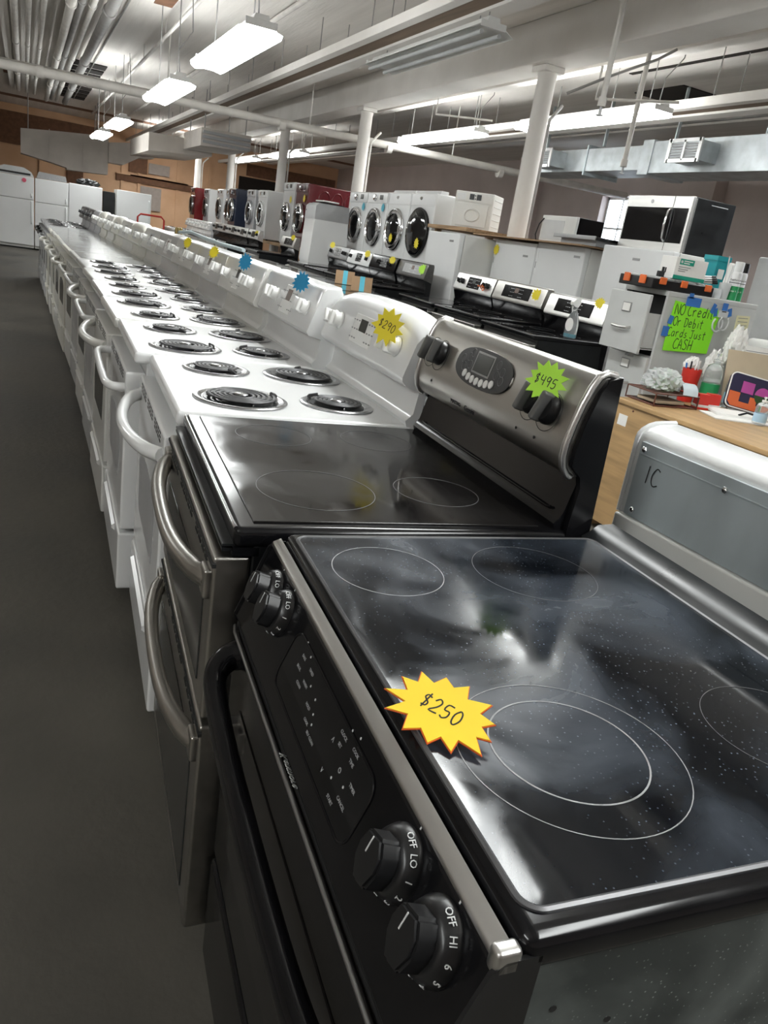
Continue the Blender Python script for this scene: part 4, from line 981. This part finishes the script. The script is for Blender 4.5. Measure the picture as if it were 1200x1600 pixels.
tag(G().prism([(0,0),(.1,.02),(.12,.05),(.02,.06)],'y',0,.03).xf(Matrix.Translation((3.13,3.5,.935)) @ Matrix.Rotation(.4,4,'Y')).build('tape_gun','grey_plastic'),'grey clip caught below the open cabinet drawer','clip')
# sign taped on the side (faces -y)
YS = 3.352
sg = thing('paper_sign','neon green handwritten sign reading NO Credit Or Debit Cards Just CASH','sign',(3.255,YS,1.005))
G().prism([(0,0),(.37,.008),(.375,.12),(.392,.26),(.372,.268),(.36,.285),(.34,.27),(.0,.30),(-.006,.15)],'y',-.003,0).build('sheet','neon',sg)
put(handwrite([('NO Credit',.005,.222,.062),('Or Debit',.012,.155,.055),('Cards Just',-.012,.090,.052),('CASH',.06,.018,.062)],.045,'ink'),'lettering',sg,M=frame((.012,-.0035,0),(1,0,0),(0,0,1)))
for i, (x, z, w_, h_, a, l) in enumerate([(3.40,1.31,.12,.055,.02,'wide blue tape strip at the top of the green sign'), (3.37,1.345,.035,.03,0,'small blue tape piece at the cabinet edge'), (3.255,1.19,.035,.05,.2,'blue tape piece at the left edge of the sign, upper'), (3.235,1.12,.05,.06,0,'blue tape piece at the left edge of the sign, lower'), (3.575,1.29,.03,.06,.3,'left blue tape on the horseshoe decoration'), (3.60,1.27,.03,.05,-.2,'second blue tape on the horseshoe decoration'), (3.67,1.31,.045,.045,0,'blue tape above the horseshoe decoration'), (3.72,1.28,.035,.05,-.3,'right blue tape on the horseshoe decoration')]):
    o = G().box(-w_/2,-.0015,-h_/2,w_/2,0,h_/2).build('tape_piece','bluetape'); o.location = (x,YS-.0035,z); o.rotation_euler = (0,a,0)
    tag(o,l,'tape','blue tape pieces on the cabinet')
hs = thing('horseshoe_decoration','grey interlocking horseshoe shapes taped to the cabinet side','decoration',(3.665,YS-.008,1.20))
for dx, a in ((-.025,.0),(.025,.25)): G().tube([(dx+.042*math.sin(k),0,.045*-math.cos(k)+a*.05) for k in [(-2.4+4.8*i/14) for i in range(15)]],.006,6).build('loop','grey_light',hs)
G().box(-.04,-.002,.045,.04,.004,.085).build('strip','grey_light',hs)
G().box(-.018,-.003,.078,.018,-.0015,.084).build('print','ink',hs)
# tool organizer
tb = thing('parts_organizer','flat black parts organizer with orange latches on the filing cabinet','toolbox',(3.07,3.38,FH))
G().box(0,0,0,.50,.30,.06,bev=.006).build('tray','blackplastic',tb)
G().box(.02,.02,.06,.48,.28,.072,bev=.004).build('lid','clearplastic',tb)
for x in (.05,.22,.42): G().box(x,-.01,.03,x+.05,.002,.07,bev=.004).build('latch','orange',tb)
for y in (.06,.2): G().box(-.012,y,.02,.0,y+.05,.07,bev=.003).build('latch','orange',tb)
for k in range(5): G().box(.03+k*.09,.03,.055,.10+k*.09,.26,.066,bev=.003).build('compartment','grey_light',tb)
for x in (3.19,3.31):
    t = thing('hose_clamp_card','small black plastic fitting with two teeth on the organizer, %s' % ('left' if x < 3.25 else 'right'),'fitting',(x,3.47,FH+.072))
    G().box(0,0,0,.06,.03,.035,bev=.004).build('base','blackplastic',t)
    for k in range(2): G().lathe([(.008,0),(.008,.03)],(.018+k*.024,0,.03),'z',10).build('tooth','blackplastic',t)
gb = thing('glove_box','white and green carton standing on the organizer','box',(3.23,3.40,FH+.075),.05)
G().box(0,0,0,.27,.12,.125,bev=.002).build('carton','paper',gb)
G().box(.0,-.0012,.0,.27,0,.022).build('green_band','boxgreen',gb); G().box(.03,-.0012,.085,.15,0,.118).build('green_label','boxgreen',gb)
G().lathe([(.009,0),(.009,.0006)],n=16).xf(frame((.045,-.0014,.101),(1,0,0),(0,0,1))).build('emblem','white_mark',gb)
for k, w_ in ((0,.075),(1,.05)): G().box(.062,-.0018,.104-k*.012,.062+w_,-.0012,.110-k*.012).build('print_line','paper',gb)
for k in range(3): G().box(.03,-.0008,.045+k*.012,.03+.06+.02*k,0,.049+k*.012).build('print_line','grey_mark',gb)
def can(label, x, y, capm, s=1.):
    t = thing('spray_can', label, 'spray can', (x,y,FH), -.5, 'spray cans on the cabinet')
    G().lathe([(.031,0),(.033,.004),(.033,.165),(.028,.178),(.022,.182)],n=28).build('can','white',t)
    G().lathe([(.0335,.003),(.0335,.09)],n=28,caps=False).build('green_label','greenp',t)
    G().lathe([(.028,.178),(.03,.182),(.029,.235),(.024,.238),(.001,.238)],n=24).build('cap',capm,t)
    G().lathe([(.0338,.108),(.0338,.112)],n=28,caps=False).build('label_line','ink',t)
    a = -1.9
    for s_, z, sz in (('Appliance',.128,.016),('Keep it',.06,.015)):
        put(text_mesh(s_,sz,'ink' if z > .1 else 'paper'),'lettering',t,M=frame((.0345*math.cos(a),.0345*math.sin(a),z),(-math.sin(a),math.cos(a),0),(0,0,1)))
    return t
can('white spray can with white cap and green label', 3.79,3.44,'white'); can('white spray can with black cap and green label', 3.87,3.47,'blackplastic')
t = thing('plastic_cup','cloudy plastic cup holding files beside the spray cans','cup',(3.715,3.44,FH))
G().lathe([(.030,0),(.038,.10),(.0365,.10),(.029,.003)],n=24).build('cup','bagplastic',t)
for i,(a,b) in enumerate([(.015,.09),(-.01,.14)]):
    tag(G().cyl((3.715+a*.3,3.44,FH+.01),(3.715+a*2,3.45,FH+.12+b),.004,n=6).build('metal_file','grey_light'),['short metal rod standing in the cloudy cup','long metal rod standing in the cloudy cup'][i],'rod')
t = thing('tape_roll','clear tape roll bag beside the cloudy cup','tape',(3.63,3.42,FH)); G().lathe([(.034,0),(.036,.03),(.034,.06),(.02,.06),(.02,.0)],n=20).build('roll','bagplastic',t)
for k in range(4):
    t = thing('pliers','steel tool handle %s of the bunch on the organizer end' % ['lowest','second','third','topmost'][k],'tool',(3.60,3.50,FH+.075+k*.012),-.2+.12*k)
    G().cyl((-.12,0,0),(.05,0,.012),.006,n=8).build('shank','steel_light',t); G().cyl((.05,0,.012),(.09,0,.016),.008,n=8).build('tip','blackplastic',t)
t = thing('black_funnel','black funnel shape behind the white and green carton','funnel',(3.50,3.60,FH+.073)); G().lathe([(.06,0),(.055,.02),(.015,.09),(.012,.11)],n=20).build('cone','blackplastic',t)
t = thing('plastic_bucket','teal plastic bucket behind the spray cans','bucket',(3.80,3.64,FH)); G().lathe([(.055,0),(.078,.23),(.085,.23),(.085,.26),(.079,.26),(.054,.005)],n=4).xf(Matrix.Rotation(PI/4,4,'Z')).build('bucket','teal',t); G().box(-.03,-.062,.12,.02,-.058,.18).build('sticker','paper',t)

# spray bottle on the second row cooktop
t = thing('spray_bottle','clear spray bottle with blue cleaner at the bottom on a black cooktop','bottle',(3.32,4.36,.918),.3)
G().lathe([(.042,0),(.046,.01),(.046,.09),(.040,.14),(.020,.19),(.014,.20),(.014,.22)],n=24).xf(Matrix.Diagonal((.7,1.15,1,1))).build('bottle','clearplastic',t)
G().lathe([(.038,.004),(.041,.012),(.041,.03)],n=24).xf(Matrix.Diagonal((.7,1.15,1,1))).build('liquid','blueliquid',t)
G().lathe([(.0,0),(.034,0),(.034,.001),(.0,.001)],n=20).xf(frame((-.0335,0,.095),EX,(0,0,1)) @ Matrix.Diagonal((1,1.4,1,1))).build('label','paper',t)
G().prism([(-.055,.235),(-.06,.255),(-.02,.28),(.03,.278),(.035,.25),(.012,.22),(-.012,.22)],'y',-.013,.013).build('sprayer','white_plastic',t)
G().tube([(-.03,0,.24),(-.04,0,.21),(-.03,0,.185)],.004,6).build('trigger','white_plastic',t)
# orange clips
for k in range(2):
    tag(G().torus((0,0,0),.018,.005,n=16).xf(Matrix.Translation((3.52,6.02+k*.03,1.11+k*.015)) @ Matrix.Rotation(PI/2,4,'Y')).box(3.50,6.0+k*.03,1.12,3.51,6.06+k*.03,1.132).build('orange_clip','orange'),'orange plastic clip hung on a black knob, %s one' % ['right','left'][k],'clip')
# cardboard wrapped parts
for i, (x, y) in enumerate([(2.72,7.20),(2.60,6.45)]):
    t = thing('cardboard_sleeve','folded cardboard sleeve with blue tape, %s of the two' % ['left','right'][i],'cardboard',(x,y,H+.004),1.2)
    for s in (-1,1): G().prism([(s*.0,.12),(s*.075,0),(s*.080,0),(s*.005,.125)],'y',0,.19).build('flap','cardboard',t)
    G().prism([(-.0815,0),(-.006,.126),(-.001,.128),(-.001,.125),(-.0795,0)],'y',.07,.115).build('tape_band','cyan_card',t)

# ---- desk
dk = thing('wooden_desk','light wooden desk with open cable hole in front of the filing cabinet','desk',(2.68,1.0,0))
DL, DD = 2.02, .74
G().box(-.01,0,.735,DD,DL,.76,bev=.004).build('desktop','deskwood',dk)
G().box(0,DL-.42,.05,.02,DL-.005,.735).build('front_panel','deskwood',dk); G().box(.012,.01,.12,.03,DL-.425,.69).build('modesty_panel','deskwood',dk); G().box(0,.0,.69,.02,DL-.425,.735).build('front_rail','deskwood',dk)
G().box(0,DL-.025,0,DD-.02,DL-.003,.735).build('end_panel','deskwood',dk); G().box(0,.003,0,DD-.02,.025,.735).build('end_panel','deskwood',dk)
G().lathe([(.022,0),(.022,.002)],n=20).xf(frame((.0115,1.05,.62),EX,(0,0,1))).build('cable_hole','dark',dk)
for y, z in [(DL-.02,.715),(DL-.02,.60),(DL-.17,.715),(DL-.40,.715),(DL-.40,.66)]: G().lathe([(.006,0),(.006,.002)],n=10).xf(frame((-.0005,y,z),EX,(0,0,1))).build('screw','brownwire',dk)
G().box(-.0012,DL-.14,.62,0,DL-.07,.68).build('sticker','paper',dk)
ZT = .76
# letter tray with papers
lt = thing('letter_tray','brown wire letter tray on the desk corner','tray',(2.76,2.80,ZT),-.05)
for z in (.005,.07):
    G().tube([(0,0,z),(.30,0,z),(.30,.24,z),(0,.24,z)],.004,6,closed=True).build('wire_rim','brownwire',lt)
    G().box(.005,.005,z-.003,.295,.235,z).build('wire_floor','brownwire',lt)
for x, y in ((0,0),(.3,0),(.3,.24),(0,.24)): G().cyl((x,y,0),(x,y,.07),.004,n=6).build('post','brownwire',lt)
tag(G().box(2.80,2.82,ZT+.012,3.0,2.98,ZT+.03,bev=.004).build('note_stack','manila'),'stack of notes inside the brown letter tray','papers')
def crumple(name, label, cat, c, r, m, seed, sc=(1,1,1)):
    rnd = random.Random(seed); b = bmesh.new(); bmesh.ops.create_icosphere(b, subdivisions=4, radius=1)
    ph = [(Vector((rnd.uniform(-1,1),rnd.uniform(-1,1),rnd.uniform(-1,1))).normalized(), rnd.uniform(4,16), rnd.uniform(0,6)) for _ in range(10)]
    for v in b.verts:
        d = v.co.normalized(); k = 1+sum(.10*abs(math.sin(p.dot(d)*f+o)) for p, f, o in ph)-.60; v.co = Vector((d.x*sc[0],d.y*sc[1],max(d.z,-.6)*sc[2]))*r*k
    zmin = min(v.co.z for v in b.verts)
    for v in b.verts: v.co.z -= zmin
    g = G(); g.merge(b); o = g.build(name, m, ang=20); o.location = c; return tag(o, label, cat)
crumple('plastic_bag','crumpled clear plastic bag on the letter tray','bag',(2.90,2.92,ZT+.075),.085,'bagplastic',3,(1.3,1.0,.75))
crumple('plastic_bag','green tinted plastic wrap at the back of the letter tray','bag',(2.99,2.98,ZT+.075),.05,'greenbottle',5,(1.3,.7,.8))
tr2 = thing('metal_scoop','curved grey metal scoop lying over the letter tray','scoop',(2.99,2.88,ZT+.075),-.5)
G().rings([[(x,.10*math.cos(a),.055*math.sin(a)) for a in [PI*i/10 for i in range(11)]]+[(x,.097*math.cos(a),.052*math.sin(a)) for a in [PI*(10-i)/10 for i in range(11)]] for x in (0,.04,.08)]).build('shell','galv',tr2)
rc = thing('pen_cup','red plastic cup full of pens in front of the filing cabinet','cup',(3.22,3.04,ZT)); G().lathe([(.042,0),(.055,.19),(.053,.19),(.04,.004)],n=24).build('cup','redplastic',rc)
for i, (dx, dy, m, l) in enumerate([(-.03,.01,'bluetape','blue pen in the red cup'),(.0,.02,'ink','black pen in the red cup'),(.025,-.01,'steel_light','silver pen in the red cup'),(.03,.02,'white_plastic','white pen in the red cup')]):
    tag(G().cyl((3.22+dx*.5,3.04+dy*.5,ZT+.01),(3.22+dx*1.6,3.04+dy,ZT+.22+.01*i),.005,n=8).build('pen',m),l,'pen','pens in the red cup')
for i, (x, y) in enumerate([(3.13,2.83),(3.235,2.85)]):
    t = thing('tape_dispenser','small red tape dispenser, %s of the pair on the desk edge' % ['left','right'][i],'dispenser',(x,y,ZT),-.3)
    G().box(-.04,-.03,0,.04,.03,.012,bev=.003).build('foot','redplastic',t); G().box(-.04,-.031,.012,.04,.031,.026,bev=.003).build('white_band','white_plastic',t)
    G().prism([(-.035,.026),(.035,.026),(.032,.085),(-.032,.085)],'y',-.025,.025).build('body','redplastic',t)
def pump(label, x, y, m, lm, h, r, cap='white_plastic', liquid=None):
    t = thing('pump_bottle', label, 'bottle', (x,y,ZT), .3, 'bottles on the desk')
    G().lathe([(r*.95,0),(r,.006),(r,h*.62),(r*.8,h*.75),(r*.35,h*.8),(r*.35,h*.84)],n=24).build('bottle',m,t)
    if liquid: G().lathe([(r*.9,.004),(r*.93,.01),(r*.93,h*.4),(.001,h*.4)],n=24).build('liquid',liquid,t)
    G().lathe([(r*1.01,h*.12),(r*1.01,h*.42)],n=24,caps=False).build('label_band',lm,t)
    G().lathe([(r*.42,h*.82),(r*.42,h*.88),(r*.12,h*.89),(r*.12,h*.95),(r*.25,h*.95),(r*.25,h)],n=16).build('pump',cap,t)
    G().tube([(0,0,h*.98),(-r*.8,-r*.3,h*.98),(-r*.95,-r*.35,h*.95)],r*.1,6).build('spout',cap,t)
    return t
pump('tall clear bottle of green liquid beside the red cup',3.33,2.98,'clearplastic','greenp',.30,.052,'clearplastic','greenliquid')
pump('small clear pump bottle with blue label',3.45,2.93,'clearplastic','bluelabel',.21,.034)
pump('clear pump bottle with pink label at the right edge',3.33,2.45,'clearplastic','pinklabel',.24,.042)
pump('small clear bottle with pale blue label in front of the pouch',3.22,2.50,'clearplastic','bluelabel',.15,.035)
t = thing('green_bottle','green plastic bottle at the right edge of the desk','bottle',(3.66,2.74,ZT)); G().lathe([(.045,0),(.048,.01),(.048,.17),(.03,.24),(.014,.27),(.014,.29)],n=24).build('bottle','greenbottle',t); G().lathe([(.049,.05),(.049,.14)],n=24,caps=False).build('label','neon',t); G().lathe([(.016,.285),(.016,.31),(.002,.31)],n=16).build('cap','greenp',t)
# pouch with geometric shapes, leaning against an envelope
po = thing('zip_pouch','dark zip pouch with orange corner, magenta square and circle','pouch'); po.matrix_world = frame((3.44,2.78,ZT+.115),(.86,-.42,0.05),(.25,.28,1)) @ Matrix.Rotation(-.18,4,'Z')
G().prism(rrect(-.13,-.10,.13,.10,.03),'z',-.03,0).build('body','navy',po)
G().tube([(x,y,-.002) for x, y in rrect(-.13,-.10,.13,.10,.03)],.004,6,closed=True).build('piping','paper',po)
G().prism([(-.122,-.01),(-.06,-.01),(-.06,-.06),(.0,-.06),(.0,-.02),(.04,-.02),(.04,-.06),(.122,-.06),(.122,-.09),(.10,-.093),(-.10,-.093),(-.122,-.07)],'z',0,.002).build('orange_patch','pouchorange',po)
G().prism([(-.06,-.005),(.01,-.005),(.01,.06),(-.06,.06)],'z',0,.003).build('magenta_patch','magenta',po)
G().prism([(.065+.045*math.cos(a),.0+.05*math.sin(a)) for a in [PI*i/14 for i in range(15)]],'z',.002,.004).build('magenta_half_circle','magenta',po)
G().prism([(.065+.045*math.cos(a),.0-.05*math.sin(a)) for a in [PI*i/14 for i in range(15)]],'z',.002,.004).build('green_half_circle','darkgreen',po)
ev = G().box(-.24,-.16,0,.24,.16,.006).build('envelope','manila'); ev.matrix_world = frame((3.66,2.90,ZT+.17),(.88,-.42,0),(.2,.22,1)); tag(ev,'large manila envelope standing behind the pouch','envelope')
ev = G().box(-.2,-.13,0,.2,.13,.003).build('letter_sheet','paper'); ev.matrix_world = frame((3.74,2.98,ZT+.23),(.88,-.42,0),(.15,.18,1)); tag(ev,'white printed sheet standing behind the envelope','paper')
for k in range(5): put(cached('pl', lambda: G().box(-.15,-.002,0,.15,.002,.0005).mesh('print_line','grey_mark')),'print_line',ev,loc=(0,.10-k*.02,.003))
for i, (x, y, a, l) in enumerate([(3.30,2.66,-.5,'white paper pad lying on the desk front'),(3.2,2.6,-.35,'loose white sheet under the paper pad')]):
    o = G().box(-.19,-.1,0,.19,.1,.012-.006*i).build('paper_pad','paper'); o.location = (x,y,ZT+.001+(.006 if i == 0 else 0)); o.rotation_euler = (0,0,a); tag(o,l,'paper')
crumple('tissue','crumpled white tissue behind the pump bottle','tissue',(3.42,3.08,ZT+.10),.07,'paper',8,(.8,.7,1.6))
crumple('tissue','crumpled white paper roll below the yellow receipt','tissue',(3.60,3.12,ZT+.22),.075,'paper',9,(.8,.8,1.7))
crumple('tissue','small crumpled printed paper beside the red cup','tissue',(3.29,3.12,ZT+.14),.05,'paper',12,(1.1,.7,1.2))
t = thing('shelf_box','dark desk shelf box supporting papers behind the envelope','shelf',(3.30,3.02,ZT)); G().box(.0,.06,0,.44,.30,.02).box(0,.06,0,.02,.30,.22).box(.42,.06,0,.44,.30,.22).box(.0,.06,.2,.44,.30,.22).build('shell','blackplastic',t)
bpy.data.objects.remove(t.children[0]); bpy.data.objects.remove(t)
pt = thing('printer','white printer with black slot at the right edge behind the papers','printer',(3.90,3.02,.98),-.05); G().box(0,0,.06,.4,.32,.17,bev=.03,seg=3).build('shell','white_plastic',pt); G().box(-.02,-.02,0,.42,.34,.06,bev=.008).build('tray','blackplastic',pt)
G().tube([(.03,-.005,.07),(.08,-.02,.11),(.2,-.02,.13),(.35,-.01,.12)],.005,6).build('cable','grey_plastic',pt)
st = thing('printer_stand','dark stand holding the printer behind the desk','stand',(3.88,2.99,0)); 
for x in (0,.42):
    for y in (0,.32): G().box(x,y,0,x+.03,y+.03,.96).build('leg','blackpaint',st)
G().box(-.01,-.01,.96,.46,.36,.98).build('shelf','blackpaint',st)
o = G().box(-.055,-.075,0,.055,.075,.002).build('receipt','paper_yellow'); o.matrix_world = frame((3.80,3.30,1.20),(1,-.05,0),(.05,.05,1)) @ Matrix.Rotation(.05,4,'Z'); tag(o,'yellow handwritten receipt stuck near the cabinet','receipt')
for k in range(6): put(cached('rl', lambda: G().box(-.04,-.002,0,.04,.002,.0005).mesh('print_line','grey_mark')),'print_line',o,loc=(0,.06-k*.022,.002))
tag(G().tube([(3.20,2.62,ZT+.02),(3.24,2.60,ZT+.04),(3.30,2.58,ZT+.03),(3.36,2.60,ZT+.04)],.006,6).build('eyeglasses','blackplastic'),'dark eyeglasses lying on the paper pad','glasses')

# ---- blue cord with brass plug over the white backguards
t = thing('power_cord','pale blue appliance cord with brass plug over the white backguards','cord')
G().tube([(.70,5.62,1.215),(.72,5.3,1.235),(.74,4.9,1.22),(.75,4.5,1.212),(.77,4.0,1.212)],.011,8).build('cord','bluecord',t)
for k in range(3): G().box(.675+k*.018,5.63,1.20,.687+k*.018,5.67,1.245,bev=.002).build('prong','brass',t)

# ---- far refrigerators and odds beyond the row
FR = 'distant refrigerators'
def far_fridge(l, u, v, W_, h, **k):
    # faces the camera (-y): local -x face turned to -y
    return fridge(l, u, v, W_, .7, h, rz=PI/2, group=FR, **k)
far_fridge('distant white refrigerator with a pink dot at the left edge', -.10,20.0,.72,1.55, handle='bar', split=1.07, badge=None)
far_fridge('distant white refrigerator second from the left edge', .62,20.0,.70,1.55, handle='bar', split=1.05, badge=None)
far_fridge('distant white refrigerator third from the left edge', 1.35,20.0,.72,1.57, handle=None, badge=None)
far_fridge('distant white refrigerator standing apart with an open door handle', 2.45,20.0,.78,1.60, handle='bar', badge=None)
far_fridge('white refrigerator cut by the left picture edge', -.86,20.0,.72,1.45, handle='bar', badge=None)
far_fridge('black refrigerator seen between two white refrigerators', 1.66,20.35,.26,1.52, m='blackpaint', handle=None, badge=None)
tag(G().lathe([(.045,0),(.045,.004)],n=20).xf(frame((-.30,19.98,1.47),(1,0,0),(0,0,1))).build('pink_sticker','pink'),'round pink sticker on the distant refrigerator','sticker')
t = thing('range_hood','white range hood lying upside down on the left refrigerator','hood',(-.85,20.05,1.56)); G().prism([(0,0),(.75,0),(.7,.09),(.55,.17),(.15,.17),(0,.1)],'y',0,.5).build('shell','grey_light',t); G().box(.05,-.01,.02,.68,.0,.06).build('lip','blackplastic',t)
t = thing('range_hood','dark grey range hood lying on the second distant refrigerator','hood',(-.05,20.1,1.56)); G().prism([(0,0),(.64,0),(.61,.12),(.05,.14)],'y',0,.45).build('shell','steel_dark',t)
crumple('wire_tangle','dark tangle of wires on the third distant refrigerator','wires',(1.05,20.3,1.572),.16,'blackplastic',14,(1.5,.7,.5))
t = thing('hand_truck','red hand truck handle in front of the distant refrigerator','hand truck',(1.5,14.6,0)); G().tube([(0,0,0),(0,0,1.15),(.05,0,1.2),(.4,0,1.2),(.45,0,1.15),(.45,0,0)],.016,8).build('handle_frame','redplastic',t); G().box(0,-.2,.1,.45,.02,.12).build('toe_plate','steel_dark',t)
tag(G().box(1.9,16.5,0,2.6,17.1,.92,bev=.01).build('low_appliance','offwhite'),'low off white appliance beyond the hand truck','appliance')
t = thing('brown_cabinet','brown framed mirror panel leaning beside the bright red washer','panel',(4.15,23.4,1.05)); G().box(0,0,0,.06,.55,.85).build('panel','woodboard',t); G().box(-.01,.0,0,.0,.05,.85).box(-.01,.5,0,0,.55,.85).box(-.01,0,.8,0,.55,.85).build('frame','white_old',t)
